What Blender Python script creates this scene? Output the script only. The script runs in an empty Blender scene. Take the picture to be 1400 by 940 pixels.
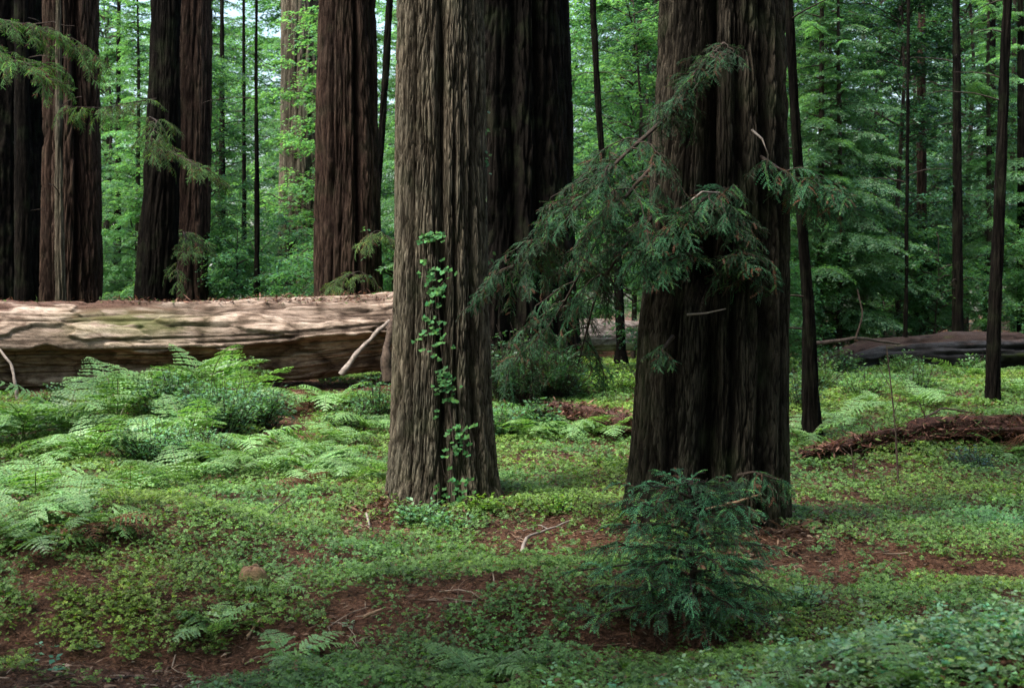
import bpy, math
import numpy as np
from mathutils import Vector, Matrix

SC = bpy.context.scene
COL = SC.collection
rng = np.random.default_rng(11)
PI = math.pi

# ------------------------------------------------------------------ noise
_pr = np.random.default_rng(5)
_perm = np.concatenate([_pr.permutation(256)] * 3).astype(np.int64)
_grad = _pr.normal(size=(256, 3)); _grad /= np.linalg.norm(_grad, axis=1)[:, None]

def noise(x, y, z):
    x, y, z = np.broadcast_arrays(np.asarray(x, float), np.asarray(y, float), np.asarray(z, float))
    xi, yi, zi = np.floor(x).astype(np.int64), np.floor(y).astype(np.int64), np.floor(z).astype(np.int64)
    fx, fy, fz = x - xi, y - yi, z - zi
    u, v, w = [f * f * f * (f * (f * 6 - 15) + 10) for f in (fx, fy, fz)]
    xi &= 255; yi &= 255; zi &= 255
    out = 0
    for a in (0, 1):
        for b in (0, 1):
            for c in (0, 1):
                h = _perm[_perm[_perm[(xi + a) & 255] + ((yi + b) & 255)] + ((zi + c) & 255)]
                g = _grad[h]
                d = g[..., 0] * (fx - a) + g[..., 1] * (fy - b) + g[..., 2] * (fz - c)
                out = out + d * (u if a else 1 - u) * (v if b else 1 - v) * (w if c else 1 - w)
    return out * 1.6

def fbm(x, y, z, o=3):
    s, a, t = 0, 1.0, 0
    for k in range(o):
        s = s + a * noise(x * 2 ** k + 17 * k, y * 2 ** k, z * 2 ** k); t += a; a *= .5
    return s / t

def sstep(a, b, x):
    t = np.clip((x - a) / (b - a), 0, 1)
    return t * t * (3 - 2 * t)

# ------------------------------------------------------------------ camera numbers, terrain
F, CZ, HV = 1944.4, 2.2, 430.0         # focal length in photo pixels, eye height, horizon row

def at(u, v, D):
    return np.array([(u - 700) / F * D, D, CZ - (v - HV) / F * D])

_py = [-60, 0, 5, 7.5, 9.15, 9.9, 12, 14, 17, 20, 24, 30, 45, 120, 600]
_pz = [.5, .25, .08, .04, .0, .16, .27, .33, .42, .62, .97, 1.02, 1.1, 1.3, 4]

def hgt(x, y):
    x = np.asarray(x, float); y = np.asarray(y, float)
    z = np.interp(y, _py, _pz)
    z = z + .38 * np.exp(-((x + 3.1) / 1.8) ** 2 - ((y - 11.4) / 1.25) ** 2)
    z = z + .62 * np.exp(-((x - 2.9) / 1.9) ** 2 - ((y - 6.9) / 1.25) ** 2)
    z = z + .20 * np.exp(-((x + .1) / 1.3) ** 2 - ((y - 9.9) / .65) ** 2) - .08 * np.exp(-((x - .2) / 1.6) ** 2 - ((y - 11.6) / .5) ** 2)
    z = z - .14 * np.exp(-((x - 3.6) / 2.0) ** 2 - ((y - 11.0) / .8) ** 2)
    z = z - .16 * np.exp(-((x - 5) / 3) ** 2 - ((y - 15.0) / 2.5) ** 2)
    z = z - .10 * np.exp(-((x + 2.7) / 1.8) ** 2 - ((y - 9.0) / .45) ** 2)
    z = z + .09 * noise(x * .45, y * .45, 3.1) * sstep(3, 9, y) + .045 * noise(x * 1.3, y * 1.3, 7.7) + .02 * noise(x * 3.7, y * 3.7, 1.7)
    for tx_, ty_, w_ in ((-.70, 14.0, .95), (1.88, 13.0, 1.15)): z = z + .06 * np.exp(-((x - tx_) ** 2 + (y - ty_) ** 2) / w_ ** 2)
    return z

def G(u, v):
    """the point of the terrain seen at a photo pixel"""
    d = np.linspace(4.5, 120, 6000)
    x = (u - 700) / F * d; z = CZ - (v - HV) / F * d
    below = np.nonzero(z < hgt(x, d))[0]
    k = below[0] if len(below) else len(d) - 1
    return np.array([x[k], d[k], float(hgt(x[k], d[k]))])

# ------------------------------------------------------------------ mesh building
class Geo:
    def __init__(s): s.v, s.q, s.c, s.m, s.n = [], [], [], [], 0
    def add(s, v, q, c=(1, 1, 1), mat=0):
        v = np.asarray(v, float).reshape(-1, 3); q = np.asarray(q, np.int64).reshape(-1, 4)
        c = np.broadcast_to(np.asarray(c, float), (len(v), 3))
        s.v.append(v); s.q.append(q + s.n); s.c.append(c); s.m.append(np.full(len(q), mat)); s.n += len(v)
        return s
    def leaves(s, L, col, fold=.12, mat=0, wide=.45):
        P, d, n, l, w = L
        if len(P) == 0: return s
        sd = np.cross(n, d); sd /= np.linalg.norm(sd, axis=1)[:, None] + 1e-9
        l_, w_ = l[:, None], w[:, None]
        up = n * w_ * fold
        V = np.stack([P, P + d * l_ * wide + sd * w_ * .5 + up, P + d * l_, P + d * l_ * wide - sd * w_ * .5 + up], 1)
        C = np.repeat(np.broadcast_to(col, (len(P), 3)), 4, 0)
        return s.add(V.reshape(-1, 3), np.arange(len(P) * 4).reshape(-1, 4), C, mat)
    def tube(s, pts, rad, k=6, col=(1, 1, 1), mat=0, cap=True):
        pts = np.asarray(pts, float); n = len(pts); rad = np.broadcast_to(np.asarray(rad, float), (n,))
        t = np.gradient(pts, axis=0); t /= np.linalg.norm(t, axis=1)[:, None] + 1e-9
        ref = np.array([0, 0, 1.]) if abs(t[:, 2]).mean() < .8 else np.array([1., 0, 0])
        a = np.cross(t, ref); a /= np.linalg.norm(a, axis=1)[:, None] + 1e-9
        b = np.cross(t, a)
        th = np.arange(k) * 2 * PI / k
        V = pts[:, None] + rad[:, None, None] * (a[:, None] * np.cos(th)[None, :, None] + b[:, None] * np.sin(th)[None, :, None])
        s.add(V.reshape(-1, 3), gridq(n, k, True), col, mat)
        if cap:
            for e in (0, n - 1):
                ring = V[e]; c = pts[e]
                W = np.concatenate([ring, [c]])
                q = [[i, (i + 1) % k, k, k] for i in range(k)]
                s.fan(ring, c, col, mat)
        return s
    def fan(s, ring, c, col, mat):
        k = len(ring)
        if k % 2: return
        V = np.concatenate([ring, [c]])
        q = [[i, (i + 1) % k, (i + 2) % k, k] for i in range(0, k, 2)]
        s.add(V, q, col, mat)
    def build(s, name, mats, parent=None, origin=(0, 0, 0), smooth=False):
        v = np.concatenate(s.v) - np.asarray(origin, float); q = np.concatenate(s.q); c = np.concatenate(s.c); m = np.concatenate(s.m)
        me = bpy.data.meshes.new(name)
        me.vertices.add(len(v)); me.vertices.foreach_set('co', v.ravel().astype(np.float32))
        me.loops.add(q.size); me.loops.foreach_set('vertex_index', q.ravel().astype(np.int32))
        me.polygons.add(len(q)); me.polygons.foreach_set('loop_start', (np.arange(len(q)) * 4).astype(np.int32))
        me.polygons.foreach_set('material_index', m.astype(np.int32))
        if smooth: me.polygons.foreach_set('use_smooth', np.ones(len(q), bool))
        at_ = me.attributes.new('col', 'FLOAT_COLOR', 'POINT')
        at_.data.foreach_set('color', np.concatenate([c, np.ones((len(c), 1))], 1).ravel().astype(np.float32))
        me.update(calc_edges=True)
        for mt in (mats if isinstance(mats, (list, tuple)) else [mats]): me.materials.append(mt)
        o = bpy.data.objects.new(name, me); COL.objects.link(o)
        if parent is not None: o.parent = parent
        return o

def gridq(n, k, wrap):
    i = np.arange(n - 1)[:, None]; j = np.arange(k if wrap else k - 1)[None]
    j2 = (j + 1) % k
    return np.stack([i * k + j, i * k + j2, (i + 1) * k + j2, (i + 1) * k + j], -1).reshape(-1, 4)

def empty(name, loc, label=None, cat=None, group=None, rz=0, sc=1):
    o = bpy.data.objects.new(name, None); COL.objects.link(o)
    o.location = [float(a) for a in loc]; o.rotation_euler = (0, 0, rz); o.scale = (sc, sc, sc); o.empty_display_size = .1
    if label: tag(o, label, cat, group)
    return o

def tag(o, label, cat, group=None):
    o['label'] = label; o['category'] = cat
    if group: o['group'] = group
    return o

def kind(o, k): o['kind'] = k; return o

def copy_tree(o, parent=None):
    c = o.copy(); COL.objects.link(c)
    if parent: c.parent = parent
    for ch in o.children: copy_tree(ch, c)
    return c

def unit(a): return a / (np.linalg.norm(a, axis=-1, keepdims=True) + 1e-9)

def rotm(yaw, pitch=0, roll=0):
    return np.array(Matrix.Rotation(yaw, 3, 'Z') @ Matrix.Rotation(-pitch, 3, 'Y') @ Matrix.Rotation(roll, 3, 'X'))

def xf(L, R, t, s=1.0):
    P, d, n, l, w = L
    return (P @ R.T * s + np.asarray(t), d @ R.T, n @ R.T, l * s, w * s)

def cat(Ls): return tuple(np.concatenate([L[i] for L in Ls]) for i in range(5))

def vary(base, n, r, dv=.25, dh=.12):
    b = np.array(base)[None] * (1 + dv * r.normal(size=(n, 1)).clip(-2, 2))
    h = r.normal(size=(n, 1)) * dh
    return np.clip(b * np.concatenate([1 + h, 1 + h * 0, 1 - h], 1), .003, .9)

# ------------------------------------------------------------------ materials
def nodes(name):
    m = bpy.data.materials.new(name); m.use_nodes = True
    nt = m.node_tree; nt.nodes.clear()
    out = nt.nodes.new('ShaderNodeOutputMaterial')
    def N(t, **kw):
        n = nt.nodes.new('ShaderNode' + t)
        for k, val in kw.items():
            if k.startswith('_'): setattr(n, k[1:], val)
            else:
                key = int(k[1:]) if k[0] == 'i' and k[1:].isdigit() else k.replace('0', ' ')
                if isinstance(val, tuple) and len(val) == 2 and hasattr(val[0], 'outputs'): nt.links.new(val[0].outputs[val[1]], n.inputs[key])
                elif hasattr(val, 'outputs'): nt.links.new(val.outputs[0], n.inputs[key])
                else: n.inputs[key].default_value = val
        return n
    return m, nt, N, out

def ramp(N, fac, stops):
    r = N('ValToRGB', Fac=fac)
    e = r.color_ramp.elements
    while len(e) < len(stops): e.new(.5)
    for el, (p, c) in zip(e, stops): el.position = p; el.color = (*c, 1)
    return r

def mix(N, a, b, fac, mode='MIX'):
    n = N('Mix', _data_type='RGBA', _blend_type=mode)
    nt = n.id_data
    for idx, val in ((0, fac), (6, a), (7, b)):
        if isinstance(val, tuple) and len(val) == 2 and hasattr(val[0], 'outputs'): nt.links.new(val[0].outputs[val[1]], n.inputs[idx])
        elif hasattr(val, 'outputs'): nt.links.new(val.outputs[0], n.inputs[idx])
        elif isinstance(val, (int, float)): n.inputs[idx].default_value = val
        else: n.inputs[idx].default_value = (*val, 1)
    return (n, 2)

def leaf_mat(name, trans=.4, tint=(1.15, 1.3, .5), rough=.5, spec=.3):
    m, nt, N, out = nodes(name)
    a = N('Attribute', _attribute_name='col')
    oi = N('ObjectInfo')
    geo = N('NewGeometry')
    ns = N('TexNoise', Vector=(geo, 0), Scale=1.7, Detail=2.0)
    v = N('MapRange', i0=(oi, 'Random')); v.inputs[3].default_value = .8; v.inputs[4].default_value = 1.2
    v2 = N('MapRange', i0=(ns, 0)); v2.inputs[1].default_value = .3; v2.inputs[2].default_value = .7; v2.inputs[3].default_value = .75; v2.inputs[4].default_value = 1.25
    mm = N('Math', _operation='MULTIPLY', i0=v, i1=v2)
    c = mix(N, (a, 0), (1, 1, 1), 0.0)
    hs = N('HueSaturation', Color=c, Value=mm)
    p = N('BsdfPrincipled', Base0Color=hs, Roughness=rough)
    p.inputs['Specular IOR Level'].default_value = spec
    tc = mix(N, hs, tint, 1.0, 'MULTIPLY')
    t = N('BsdfTranslucent', Color=tc)
    s = N('MixShader', i0=trans, i1=p, i2=t)
    nt.links.new(s.outputs[0], out.inputs[0])
    return m

def bark_mat(name, ridge, crack, moss=.0, streak=34.0):
    m, nt, N, out = nodes(name)
    tc = N('TexCoord')
    a = N('Attribute', _attribute_name='col')
    sp = N('SeparateColor', Color=(a, 0))
    mp = N('Mapping', Vector=(tc, 'Object')); mp.inputs['Scale'].default_value = (1, 1, .09)
    n1 = N('TexNoise', Vector=mp, Scale=streak, Detail=5.0, Roughness=.65)
    n2 = N('TexNoise', Vector=(tc, 'Object'), Scale=1.4, Detail=4.0)
    n3 = N('TexNoise', Vector=mp, Scale=streak * 3.2, Detail=4.0, Roughness=.7)
    base = mix(N, crack, ridge, (sp, 0))
    st = ramp(N, n1, [(.32, (.28, .26, .25)), (.5, (.95, .93, .92)), (.68, (1.5, 1.46, 1.4))])
    c1 = mix(N, base, st, 1.0, 'MULTIPLY')
    bl = ramp(N, n2, [(.3, (.72, .76, .74)), (.7, (1.2, 1.12, 1.06))])
    c2 = mix(N, c1, bl, 1.0, 'MULTIPLY')
    f3 = ramp(N, n3, [(.38, (.4, .4, .4)), (.62, (1.45, 1.45, 1.45))])
    c3 = mix(N, c2, f3, .7, 'MULTIPLY')
    n4 = N('TexNoise', Vector=(tc, 'Object'), Scale=2.6, Detail=6.0)
    mk = N('MapRange', i0=n4); mk.inputs[1].default_value = .52; mk.inputs[2].default_value = .72; mk.inputs[4].default_value = moss
    c4 = mix(N, c3, (.05, .065, .03), mk)
    p = N('BsdfPrincipled', Base0Color=c4, Roughness=.9)
    p.inputs['Specular IOR Level'].default_value = .04
    b = N('Bump', Height=n3, Strength=.8, Distance=.015)
    b2 = N('Bump', Height=n1, Strength=.8, Distance=.02, Normal=b)
    nt.links.new(b2.outputs[0], p.inputs['Normal'])
    nt.links.new(p.outputs[0], out.inputs[0])
    return m

def wood_mat(name, c0, c1, scale=30.0):
    m, nt, N, out = nodes(name)
    tc = N('TexCoord')
    n = N('TexNoise', Vector=(tc, 'Object'), Scale=scale, Detail=4.0)
    r = ramp(N, n, [(.3, c0), (.7, c1)])
    p = N('BsdfPrincipled', Base0Color=r, Roughness=.85)
    p.inputs['Specular IOR Level'].default_value = .2
    b = N('Bump', Height=n, Strength=.5, Distance=.01)
    nt.links.new(b.outputs[0], p.inputs['Normal'])
    nt.links.new(p.outputs[0], out.inputs[0])
    return m

def litter_mat():
    m, nt, N, out = nodes('needle_litter')
    tc = N('TexCoord')
    n1 = N('TexNoise', Vector=(tc, 'Object'), Scale=1.1, Detail=5.0)
    n2 = N('TexNoise', Vector=(tc, 'Object'), Scale=38.0, Detail=5.0, Roughness=.75)
    v = N('TexVoronoi', Vector=(tc, 'Object'), Scale=55.0)
    c = ramp(N, n2, [(.3, (.018, .010, .006)), (.46, (.065, .033, .019)), (.60, (.14, .074, .045)), (.76, (.27, .165, .11))])
    t = ramp(N, n1, [(.35, (.65, .65, .62)), (.65, (1.15, 1.05, 1.0))])
    c1 = mix(N, c, t, 1.0, 'MULTIPLY')
    p = N('BsdfPrincipled', Base0Color=c1, Roughness=.9)
    p.inputs['Specular IOR Level'].default_value = .15
    b = N('Bump', Height=n2, Strength=.9, Distance=.03)
    b2 = N('Bump', Height=v, Strength=.4, Distance=.015, Normal=b)
    nt.links.new(b2.outputs[0], p.inputs['Normal'])
    nt.links.new(p.outputs[0], out.inputs[0])
    return m

def log_mat(name, pale, brown, litter, moss_amt, lit_amt):
    """col.r plate tops, col.g litter, col.b moss"""
    m, nt, N, out = nodes(name)
    tc = N('TexCoord')
    a = N('Attribute', _attribute_name='col'); sp = N('SeparateColor', Color=(a, 0))
    mp = N('Mapping', Vector=(tc, 'Object')); mp.inputs['Scale'].default_value = (.12, 1, 1)
    n1 = N('TexNoise', Vector=mp, Scale=30.0, Detail=8.0, Roughness=.75)
    n2 = N('TexNoise', Vector=(tc, 'Object'), Scale=3.0, Detail=6.0)
    n3 = N('TexNoise', Vector=(tc, 'Object'), Scale=45.0, Detail=4.0, Roughness=.7)
    mp2 = N('Mapping', Vector=(tc, 'Object')); mp2.inputs['Scale'].default_value = (.22, 1, 1)
    vo = N('TexVoronoi', _feature='DISTANCE_TO_EDGE', Vector=mix(N, (mp2, 0), (n2, 1), .12), Scale=3.2)
    ck = ramp(N, vo, [(.0, (.18, .14, .12)), (.035, (.7, .66, .62)), (.09, (1, 1, 1))])
    st = ramp(N, n1, [(.34, (.34, .30, .27)), (.5, (.92, .90, .88)), (.66, (1.3, 1.28, 1.25))])
    base = mix(N, brown, pale, (sp, 0))
    bl = ramp(N, n2, [(.34, (.38, .33, .29)), (.48, (.85, .80, .76)), (.62, (1.15, 1.12, 1.10))])
    c1 = mix(N, mix(N, base, st, 1.0, 'MULTIPLY'), bl, 1.0, 'MULTIPLY')
    c1 = mix(N, c1, ck, .75, 'MULTIPLY')
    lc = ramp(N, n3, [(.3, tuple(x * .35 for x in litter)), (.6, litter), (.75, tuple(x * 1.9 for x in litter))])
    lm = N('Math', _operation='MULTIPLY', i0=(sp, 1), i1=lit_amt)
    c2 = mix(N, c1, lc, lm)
    mm = N('Math', _operation='MULTIPLY', i0=(sp, 2), i1=moss_amt)
    c3 = mix(N, c2, (.10, .13, .03), mm)
    p = N('BsdfPrincipled', Base0Color=c3, Roughness=.8)
    p.inputs['Specular IOR Level'].default_value = .2
    b = N('Bump', Height=n1, Strength=.6, Distance=.03)
    b2 = N('Bump', Height=n3, Strength=.5, Distance=.015, Normal=b)
    nt.links.new(b2.outputs[0], p.inputs['Normal'])
    nt.links.new(p.outputs[0], out.inputs[0])
    return m

M = dict(
    litter=litter_mat(),
    sorrel=leaf_mat('sorrel_leaf', .36, rough=.5, spec=.25),
    fern=leaf_mat('fern_leaf', .35, rough=.42, spec=.45),
    dead=leaf_mat('dry_leaf', .2, (1.1, .9, .6), .8, .1),
    vine=leaf_mat('vine_leaf', .3, rough=.6, spec=.12),
    spring=leaf_mat('spring_needle', .5, rough=.55, spec=.12),
    shrub=leaf_mat('shrub_leaf', .38, rough=.42, spec=.4),
    maple=leaf_mat('broad_leaf', .58, rough=.36, spec=.6),
    laurel=leaf_mat('laurel_leaf', .35, rough=.25, spec=.9),
    needle=leaf_mat('needle_leaf', .56, rough=.4, spec=.5),
    redwood=leaf_mat('redwood_needle', .32, (1.0, 1.2, .6), .55, .15),
    barkA=bark_mat('grey_redwood_bark', (.155, .138, .105), (.014, .011, .007), .3),
    barkB=bark_mat('dark_redwood_bark', (.057, .051, .039), (.0035, .003, .0025), .35),
    barkR=bark_mat('red_redwood_bark', (.054, .037, .028), (.010, .006, .005), .1),
    barkK=bark_mat('blackish_shaded_bark', (.013, .011, .009), (.002, .0018, .0015), .2),  # near-black colour includes the deep shade on the massive redwood trunk
    twig=wood_mat('twig_bark', (.020, .014, .010), (.055, .040, .030)),
    pale=wood_mat('bare_pale_wood', (.13, .105, .085), (.30, .25, .21), 18),
    darkstick=wood_mat('dark_dead_wood', (.03, .02, .015), (.10, .07, .05), 22),
    chip=wood_mat('tan_wood_chip', (.17, .10, .06), (.30, .20, .12), 25),
    log=log_mat('weathered_log_wood', (.41, .335, .275), (.06, .038, .026), (.105, .052, .036), .55, .9),
    log_grey=log_mat('silver_log_wood', (.50, .46, .44), (.10, .08, .07), (.09, .045, .03), .3, .4),
    log_dark=log_mat('charred_log_wood', (.028, .030, .034), (.010, .009, .008), (.06, .034, .025), .7, .6),
    log_rot=log_mat('rotten_log_wood', (.085, .045, .034), (.02, .011, .008), (.085, .042, .032), .25, 1.0),
)

# ------------------------------------------------------------------ ground
def warp(n, a, b, c, fine):      # coordinates dense between a and b
    k = np.linspace(-1, 1, n)
    return k
xs = np.unique(np.concatenate([np.linspace(-260, -30, 24), np.linspace(-30, -9, 60), np.linspace(-9, 9, 230), np.linspace(9, 30, 60), np.linspace(30, 260, 24)]))
ys = np.unique(np.concatenate([np.linspace(-60, 3, 30), np.linspace(3, 16, 200), np.linspace(16, 32, 130), np.linspace(32, 70, 60), np.linspace(70, 500, 40)]))
X, Y = np.meshgrid(xs, ys)
Z = hgt(X, Y)
g = Geo(); g.add(np.stack([X, Y, Z], -1).reshape(-1, 3), gridq(len(ys), len(xs), False))
kind(g.build('ground', M['litter'], smooth=True), 'structure')

# bare-litter field: 1 = bare ground, 0 = covered
def seg_dist(x, y, pts):
    d = np.full(np.shape(x), 1e9)
    for a, b in zip(pts[:-1], pts[1:]):
        ax, ay = a[0], a[1]; bx, by = b[0] - ax, b[1] - ay
        t = np.clip(((x - ax) * bx + (y - ay) * by) / (bx * bx + by * by), 0, 1)
        d = np.minimum(d, np.hypot(x - ax - t * bx, y - ay - t * by))
    return d
PATHS = [([G(-260, 895), G(0, 900), G(120, 925), G(260, 925), G(400, 897), G(470, 868)], .27),
         ([G(-200, 940), G(60, 938), G(200, 948), G(330, 925)], .30),
         ([G(1500, 790), G(1290, 785), G(1180, 778), G(1060, 775), G(980, 790)], .25),
         ([G(385, 600), G(400, 560), G(412, 520)], .35),
         ([G(480, 860), G(560, 830), G(700, 800), G(850, 778)], .10)]
BLOBS = [(G(520, 720), .7, .8), (G(770, 740), .85, 1.0), (G(840, 735), .45, 1.0), (G(1120, 700), .9, 1.0), (G(1090, 740), .8, 1.0), (G(440, 905), .22, 1.0),
         (G(880, 600), 1.2, .5), (G(780, 625), .8, .8), (G(60, 690), .6, .7), (G(700, 590), .6, .7), (G(440, 880), .22, .9),
         (G(1160, 660), .8, .5), (G(955, 855), .45, 1.0), (G(880, 880), .35, 1.0), (G(350, 888), .22, 1.0)]

def bare(x, y):
    b = np.zeros(np.shape(x))
    wob = .15 * noise(x * 2.1, y * 2.1, 9.3)
    for pts, w in PATHS: b = np.maximum(b, 1 - sstep(w * .7, w * 1.35, seg_dist(x, y, pts) + wob))
    for c, r, s in BLOBS: b = np.maximum(b, s * np.exp(-(((x - c[0]) ** 2 + (y - c[1]) ** 2) / r ** 2)))
    n = fbm(x * .8, y * .8, 2.2, 3) + .55 * noise(x * 2.6, y * 2.6, 5.5)
    return np.clip(np.maximum(b, sstep(.20, .75, n) * .7), 0, 1)

def scatter(n, y0, y1, p, xm=1.25, seed=1):
    """points in the wedge in front of the camera, density falling as y**-p"""
    r = np.random.default_rng(seed)
    y = (r.random(n) * (y1 ** (2 - p) - y0 ** (2 - p)) + y0 ** (2 - p)) ** (1 / (2 - p))
    x = (r.random(n) * 2 - 1) * (.36 * y * xm + .6)
    return x, y, r

# sorrel carpet: three heart-shaped leaflets per leaf
x, y, r = scatter(900000, 6.0, 36, 1.3, 1.2, 3)
keep = r.random(len(x)) > .43 + .68 * bare(x, y) - .62 * noise(x * 5.2, y * 5.2, 2.7) - .25 * noise(x * 1.5, y * 1.5, 8.7)
keep &= ~((y > 22.8) & (y < 25) & (x < -1.2))
keep &= ~((x > .8) & (y < 8.3 + .3 * noise(x * 2, y * 2, 1)) & (r.random(len(x)) < .75))
x, y = x[keep], y[keep]; n = len(x)
clump = noise(x * 1.7, y * 1.7, 4.4)
h = .02 + .07 * r.random(n) + .05 * np.clip(clump + .2, 0, 1)
s = (.0105 + .0095 * r.random(n)) * (1 + .045 * np.clip(y - 10, 0, 30)) * (1 + .25 * clump)
P0 = np.stack([x, y, hgt(x, y) + h], 1)
nn = unit(np.stack([r.normal(size=n) * .45, r.normal(size=n) * .45 - .15, np.ones(n)], 1))
a0 = r.random(n) * 2 * PI
tx = unit(np.cross(nn, np.tile([0, 1., .1], (n, 1)))); ty = np.cross(nn, tx)
hue = fbm(x * .5, y * .5, 8.8, 2)
base = np.array([.090, .165, .040])[None] * (1 + .38 * r.normal(size=(n, 1)).clip(-1.8, 2.2))
base *= np.stack([1 + .5 * hue, 1 + .15 * hue, 1 - .5 * hue], 1)
yel = r.random(n) < .03
base[yel] *= np.array([1.5, 1.3, .8])
brn = r.random(n) < .03
base[brn] = np.array([.13, .07, .035]) * (.6 + .8 * r.random((brn.sum(), 1)))
g = Geo()
for k in range(3):
    a = a0 + k * 2 * PI / 3
    d = tx * np.cos(a)[:, None] + ty * np.sin(a)[:, None]
    d = unit(d - nn * .18)
    g.leaves((P0, d, nn, s * 1.05, s * 1.25), base, fold=.15, wide=.72)
kind(g.build('sorrel_carpet', M['sorrel']), 'stuff')

# litter: loose needles, twigs and bits of leaf
x, y, r = scatter(220000, 6, 32, 1.1, 1.2, 8)
bb = bare(x, y); keep = r.random(len(x)) < .25 + .75 * bb
x, y = x[keep], y[keep]; n = len(x)
a = r.random(n) * 2 * PI
d = unit(np.stack([np.cos(a), np.sin(a), r.normal(size=n) * .22], 1))
nn = unit(np.stack([r.normal(size=n) * .4, r.normal(size=n) * .4, np.ones(n)], 1))
L = (np.stack([x, y, hgt(x, y) + .008 + .02 * r.random(n)], 1), d, nn, .03 + .09 * r.random(n) ** 2, .006 + .012 * r.random(n) ** 2)
cc = np.array([[.16, .085, .052], [.09, .048, .029], [.26, .165, .11], [.05, .028, .018], [.36, .28, .20]])[r.choice(5, n, p=[.4, .28, .17, .12, .03])] * (.7 + .6 * r.random((n, 1)))
kind(Geo().leaves(L, cc, fold=.3).build('needle_litter', M['dead']), 'stuff')

# fallen twigs and bark flakes on the duff
x, y, r = scatter(5200, 6, 30, 1.1, 1.2, 9)
bb = bare(x, y); keep = r.random(len(x)) < .25 + .75 * bb
x, y = x[keep], y[keep]; g = Geo()
for xx, yy in zip(x, y):
    a = r.random() * 2 * PI; ln = .08 + .30 * r.random() ** 2; c_, s_ = math.cos(a), math.sin(a); k = np.array([-.5, -.1, .2, .5])
    bend = r.normal() * .12 * ln
    px, py = xx + k * ln * c_ - np.array([0, bend, bend, 0]) * s_, yy + k * ln * s_ + np.array([0, bend, bend, 0]) * c_
    g.tube(np.stack([px, py, hgt(px, py) + .012 + np.array([0, .02, .03, .01]) * r.random()], 1), np.linspace(.0055, .003, 4) * (.6 + .7 * r.random()), 4, np.array([[.16, .10, .065], [.30, .23, .17], [.07, .045, .03]][int(r.integers(3))]) * (.7 + .5 * r.random()), cap=False)
n = 3500; x, y, r = scatter(n, 6, 26, 1.1, 1.2, 10); keep = r.random(n) < .15 + .85 * bare(x, y); x, y = x[keep], y[keep]; n = len(x)
a = r.random(n) * 2 * PI
g.leaves((np.stack([x, y, hgt(x, y) + .012], 1), unit(np.stack([np.cos(a), np.sin(a), .15 * r.normal(size=n)], 1)), unit(np.stack([.3 * r.normal(size=n), .3 * r.normal(size=n), np.ones(n)], 1)), .04 + .10 * r.random(n), .02 + .03 * r.random(n)),
         np.array([[.12, .07, .05], [.22, .14, .095], [.34, .26, .19]])[r.choice(3, n, p=[.5, .35, .15])] * (.7 + .5 * r.random((n, 1))), fold=.2)
for cx_, cy_, R0 in ((-.70, 14.0, .60), (1.9, 13.0, .80)):
    n = 2600; a = r.random(n) * 2 * PI; rr = R0 + np.abs(r.normal(size=n)) * .28; x = cx_ + rr * np.cos(a); y = cy_ + rr * np.sin(a); b_ = r.random(n) * 2 * PI
    up_ = .012 + .10 * np.exp(-(rr - R0) / .12) * r.random(n)
    g.leaves((np.stack([x, y, hgt(x, y) + up_], 1), unit(np.stack([np.cos(b_), np.sin(b_), .35 * r.normal(size=n)], 1)), unit(np.stack([.5 * r.normal(size=n), .5 * r.normal(size=n), np.ones(n)], 1)), .03 + .13 * r.random(n) ** 2, .008 + .024 * r.random(n)),
             np.array([[.10, .055, .036], [.17, .10, .068], [.05, .03, .02], [.28, .20, .14]])[r.choice(4, n, p=[.4, .3, .22, .08])] * (.7 + .5 * r.random((n, 1))), fold=.25)
kind(g.build('fallen_twigs', M['dead']), 'stuff')

# pale leafy bank close to the camera, lower right
x, y, r = scatter(9000, 5.6, 9.8, .6, 1.3, 21)
edge = noise(x * 1.2, y * 1.2, 6.6) * .6 + noise(x * 3.4, y * 3.4, 2.6) * .7
dens = np.exp(-((x - 3.2) / 2.2) ** 2 - ((y - 6.9) / 1.1) ** 2) * 1.5 + edge * .6
dens2 = np.exp(-((x - .7) / .9) ** 2 - ((y - 6.4) / .6) ** 2) * 1.1 + edge * .3
keep = r.random(len(x)) < np.maximum(dens, dens2) - .25
x, y = x[keep], y[keep]; n = len(x)
top = (.05 + .22 * r.random(n) ** 1.6) * np.clip(.6 + 1.2 * noise(x * 2.6, y * 2.6, 2.1), .25, 1.6)
lean = r.normal(size=(n, 2)) * .25
tint = np.array([[.18, .31, .155]]) * (1 + .28 * r.normal(size=(n, 1)).clip(-2, 2)) * np.stack([1 + .2 * r.normal(size=n), np.ones(n), 1 + .15 * r.normal(size=n)], 1)
S, CC = [], []
for tier in range(3):
    hh = top * (1 - .33 * tier)
    for k in range(4):
        a = k * PI / 2 + tier * .8 + r.random(n) * .9 + x * 40
        d = unit(np.stack([np.cos(a), np.sin(a), .05 + r.normal(size=n) * .3], 1))
        nn = unit(np.stack([r.normal(size=n) * .35, r.normal(size=n) * .35 - .1, np.ones(n)], 1))
        l = (.018 + .022 * r.random(n)) * (1 + .4 * tier)
        S.append((np.stack([x + lean[:, 0] * hh, y + lean[:, 1] * hh, hgt(x, y) + hh], 1) + d * .008, d, nn, l, l * (.55 + .2 * r.random(n)))); CC.append(np.clip(tint * (1 + .12 * r.normal(size=(n, 1))), .01, .6))
kind(Geo().leaves(cat(S), np.concatenate(CC), fold=.14).build('bank_leaves', M['shrub']), 'stuff')

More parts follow.
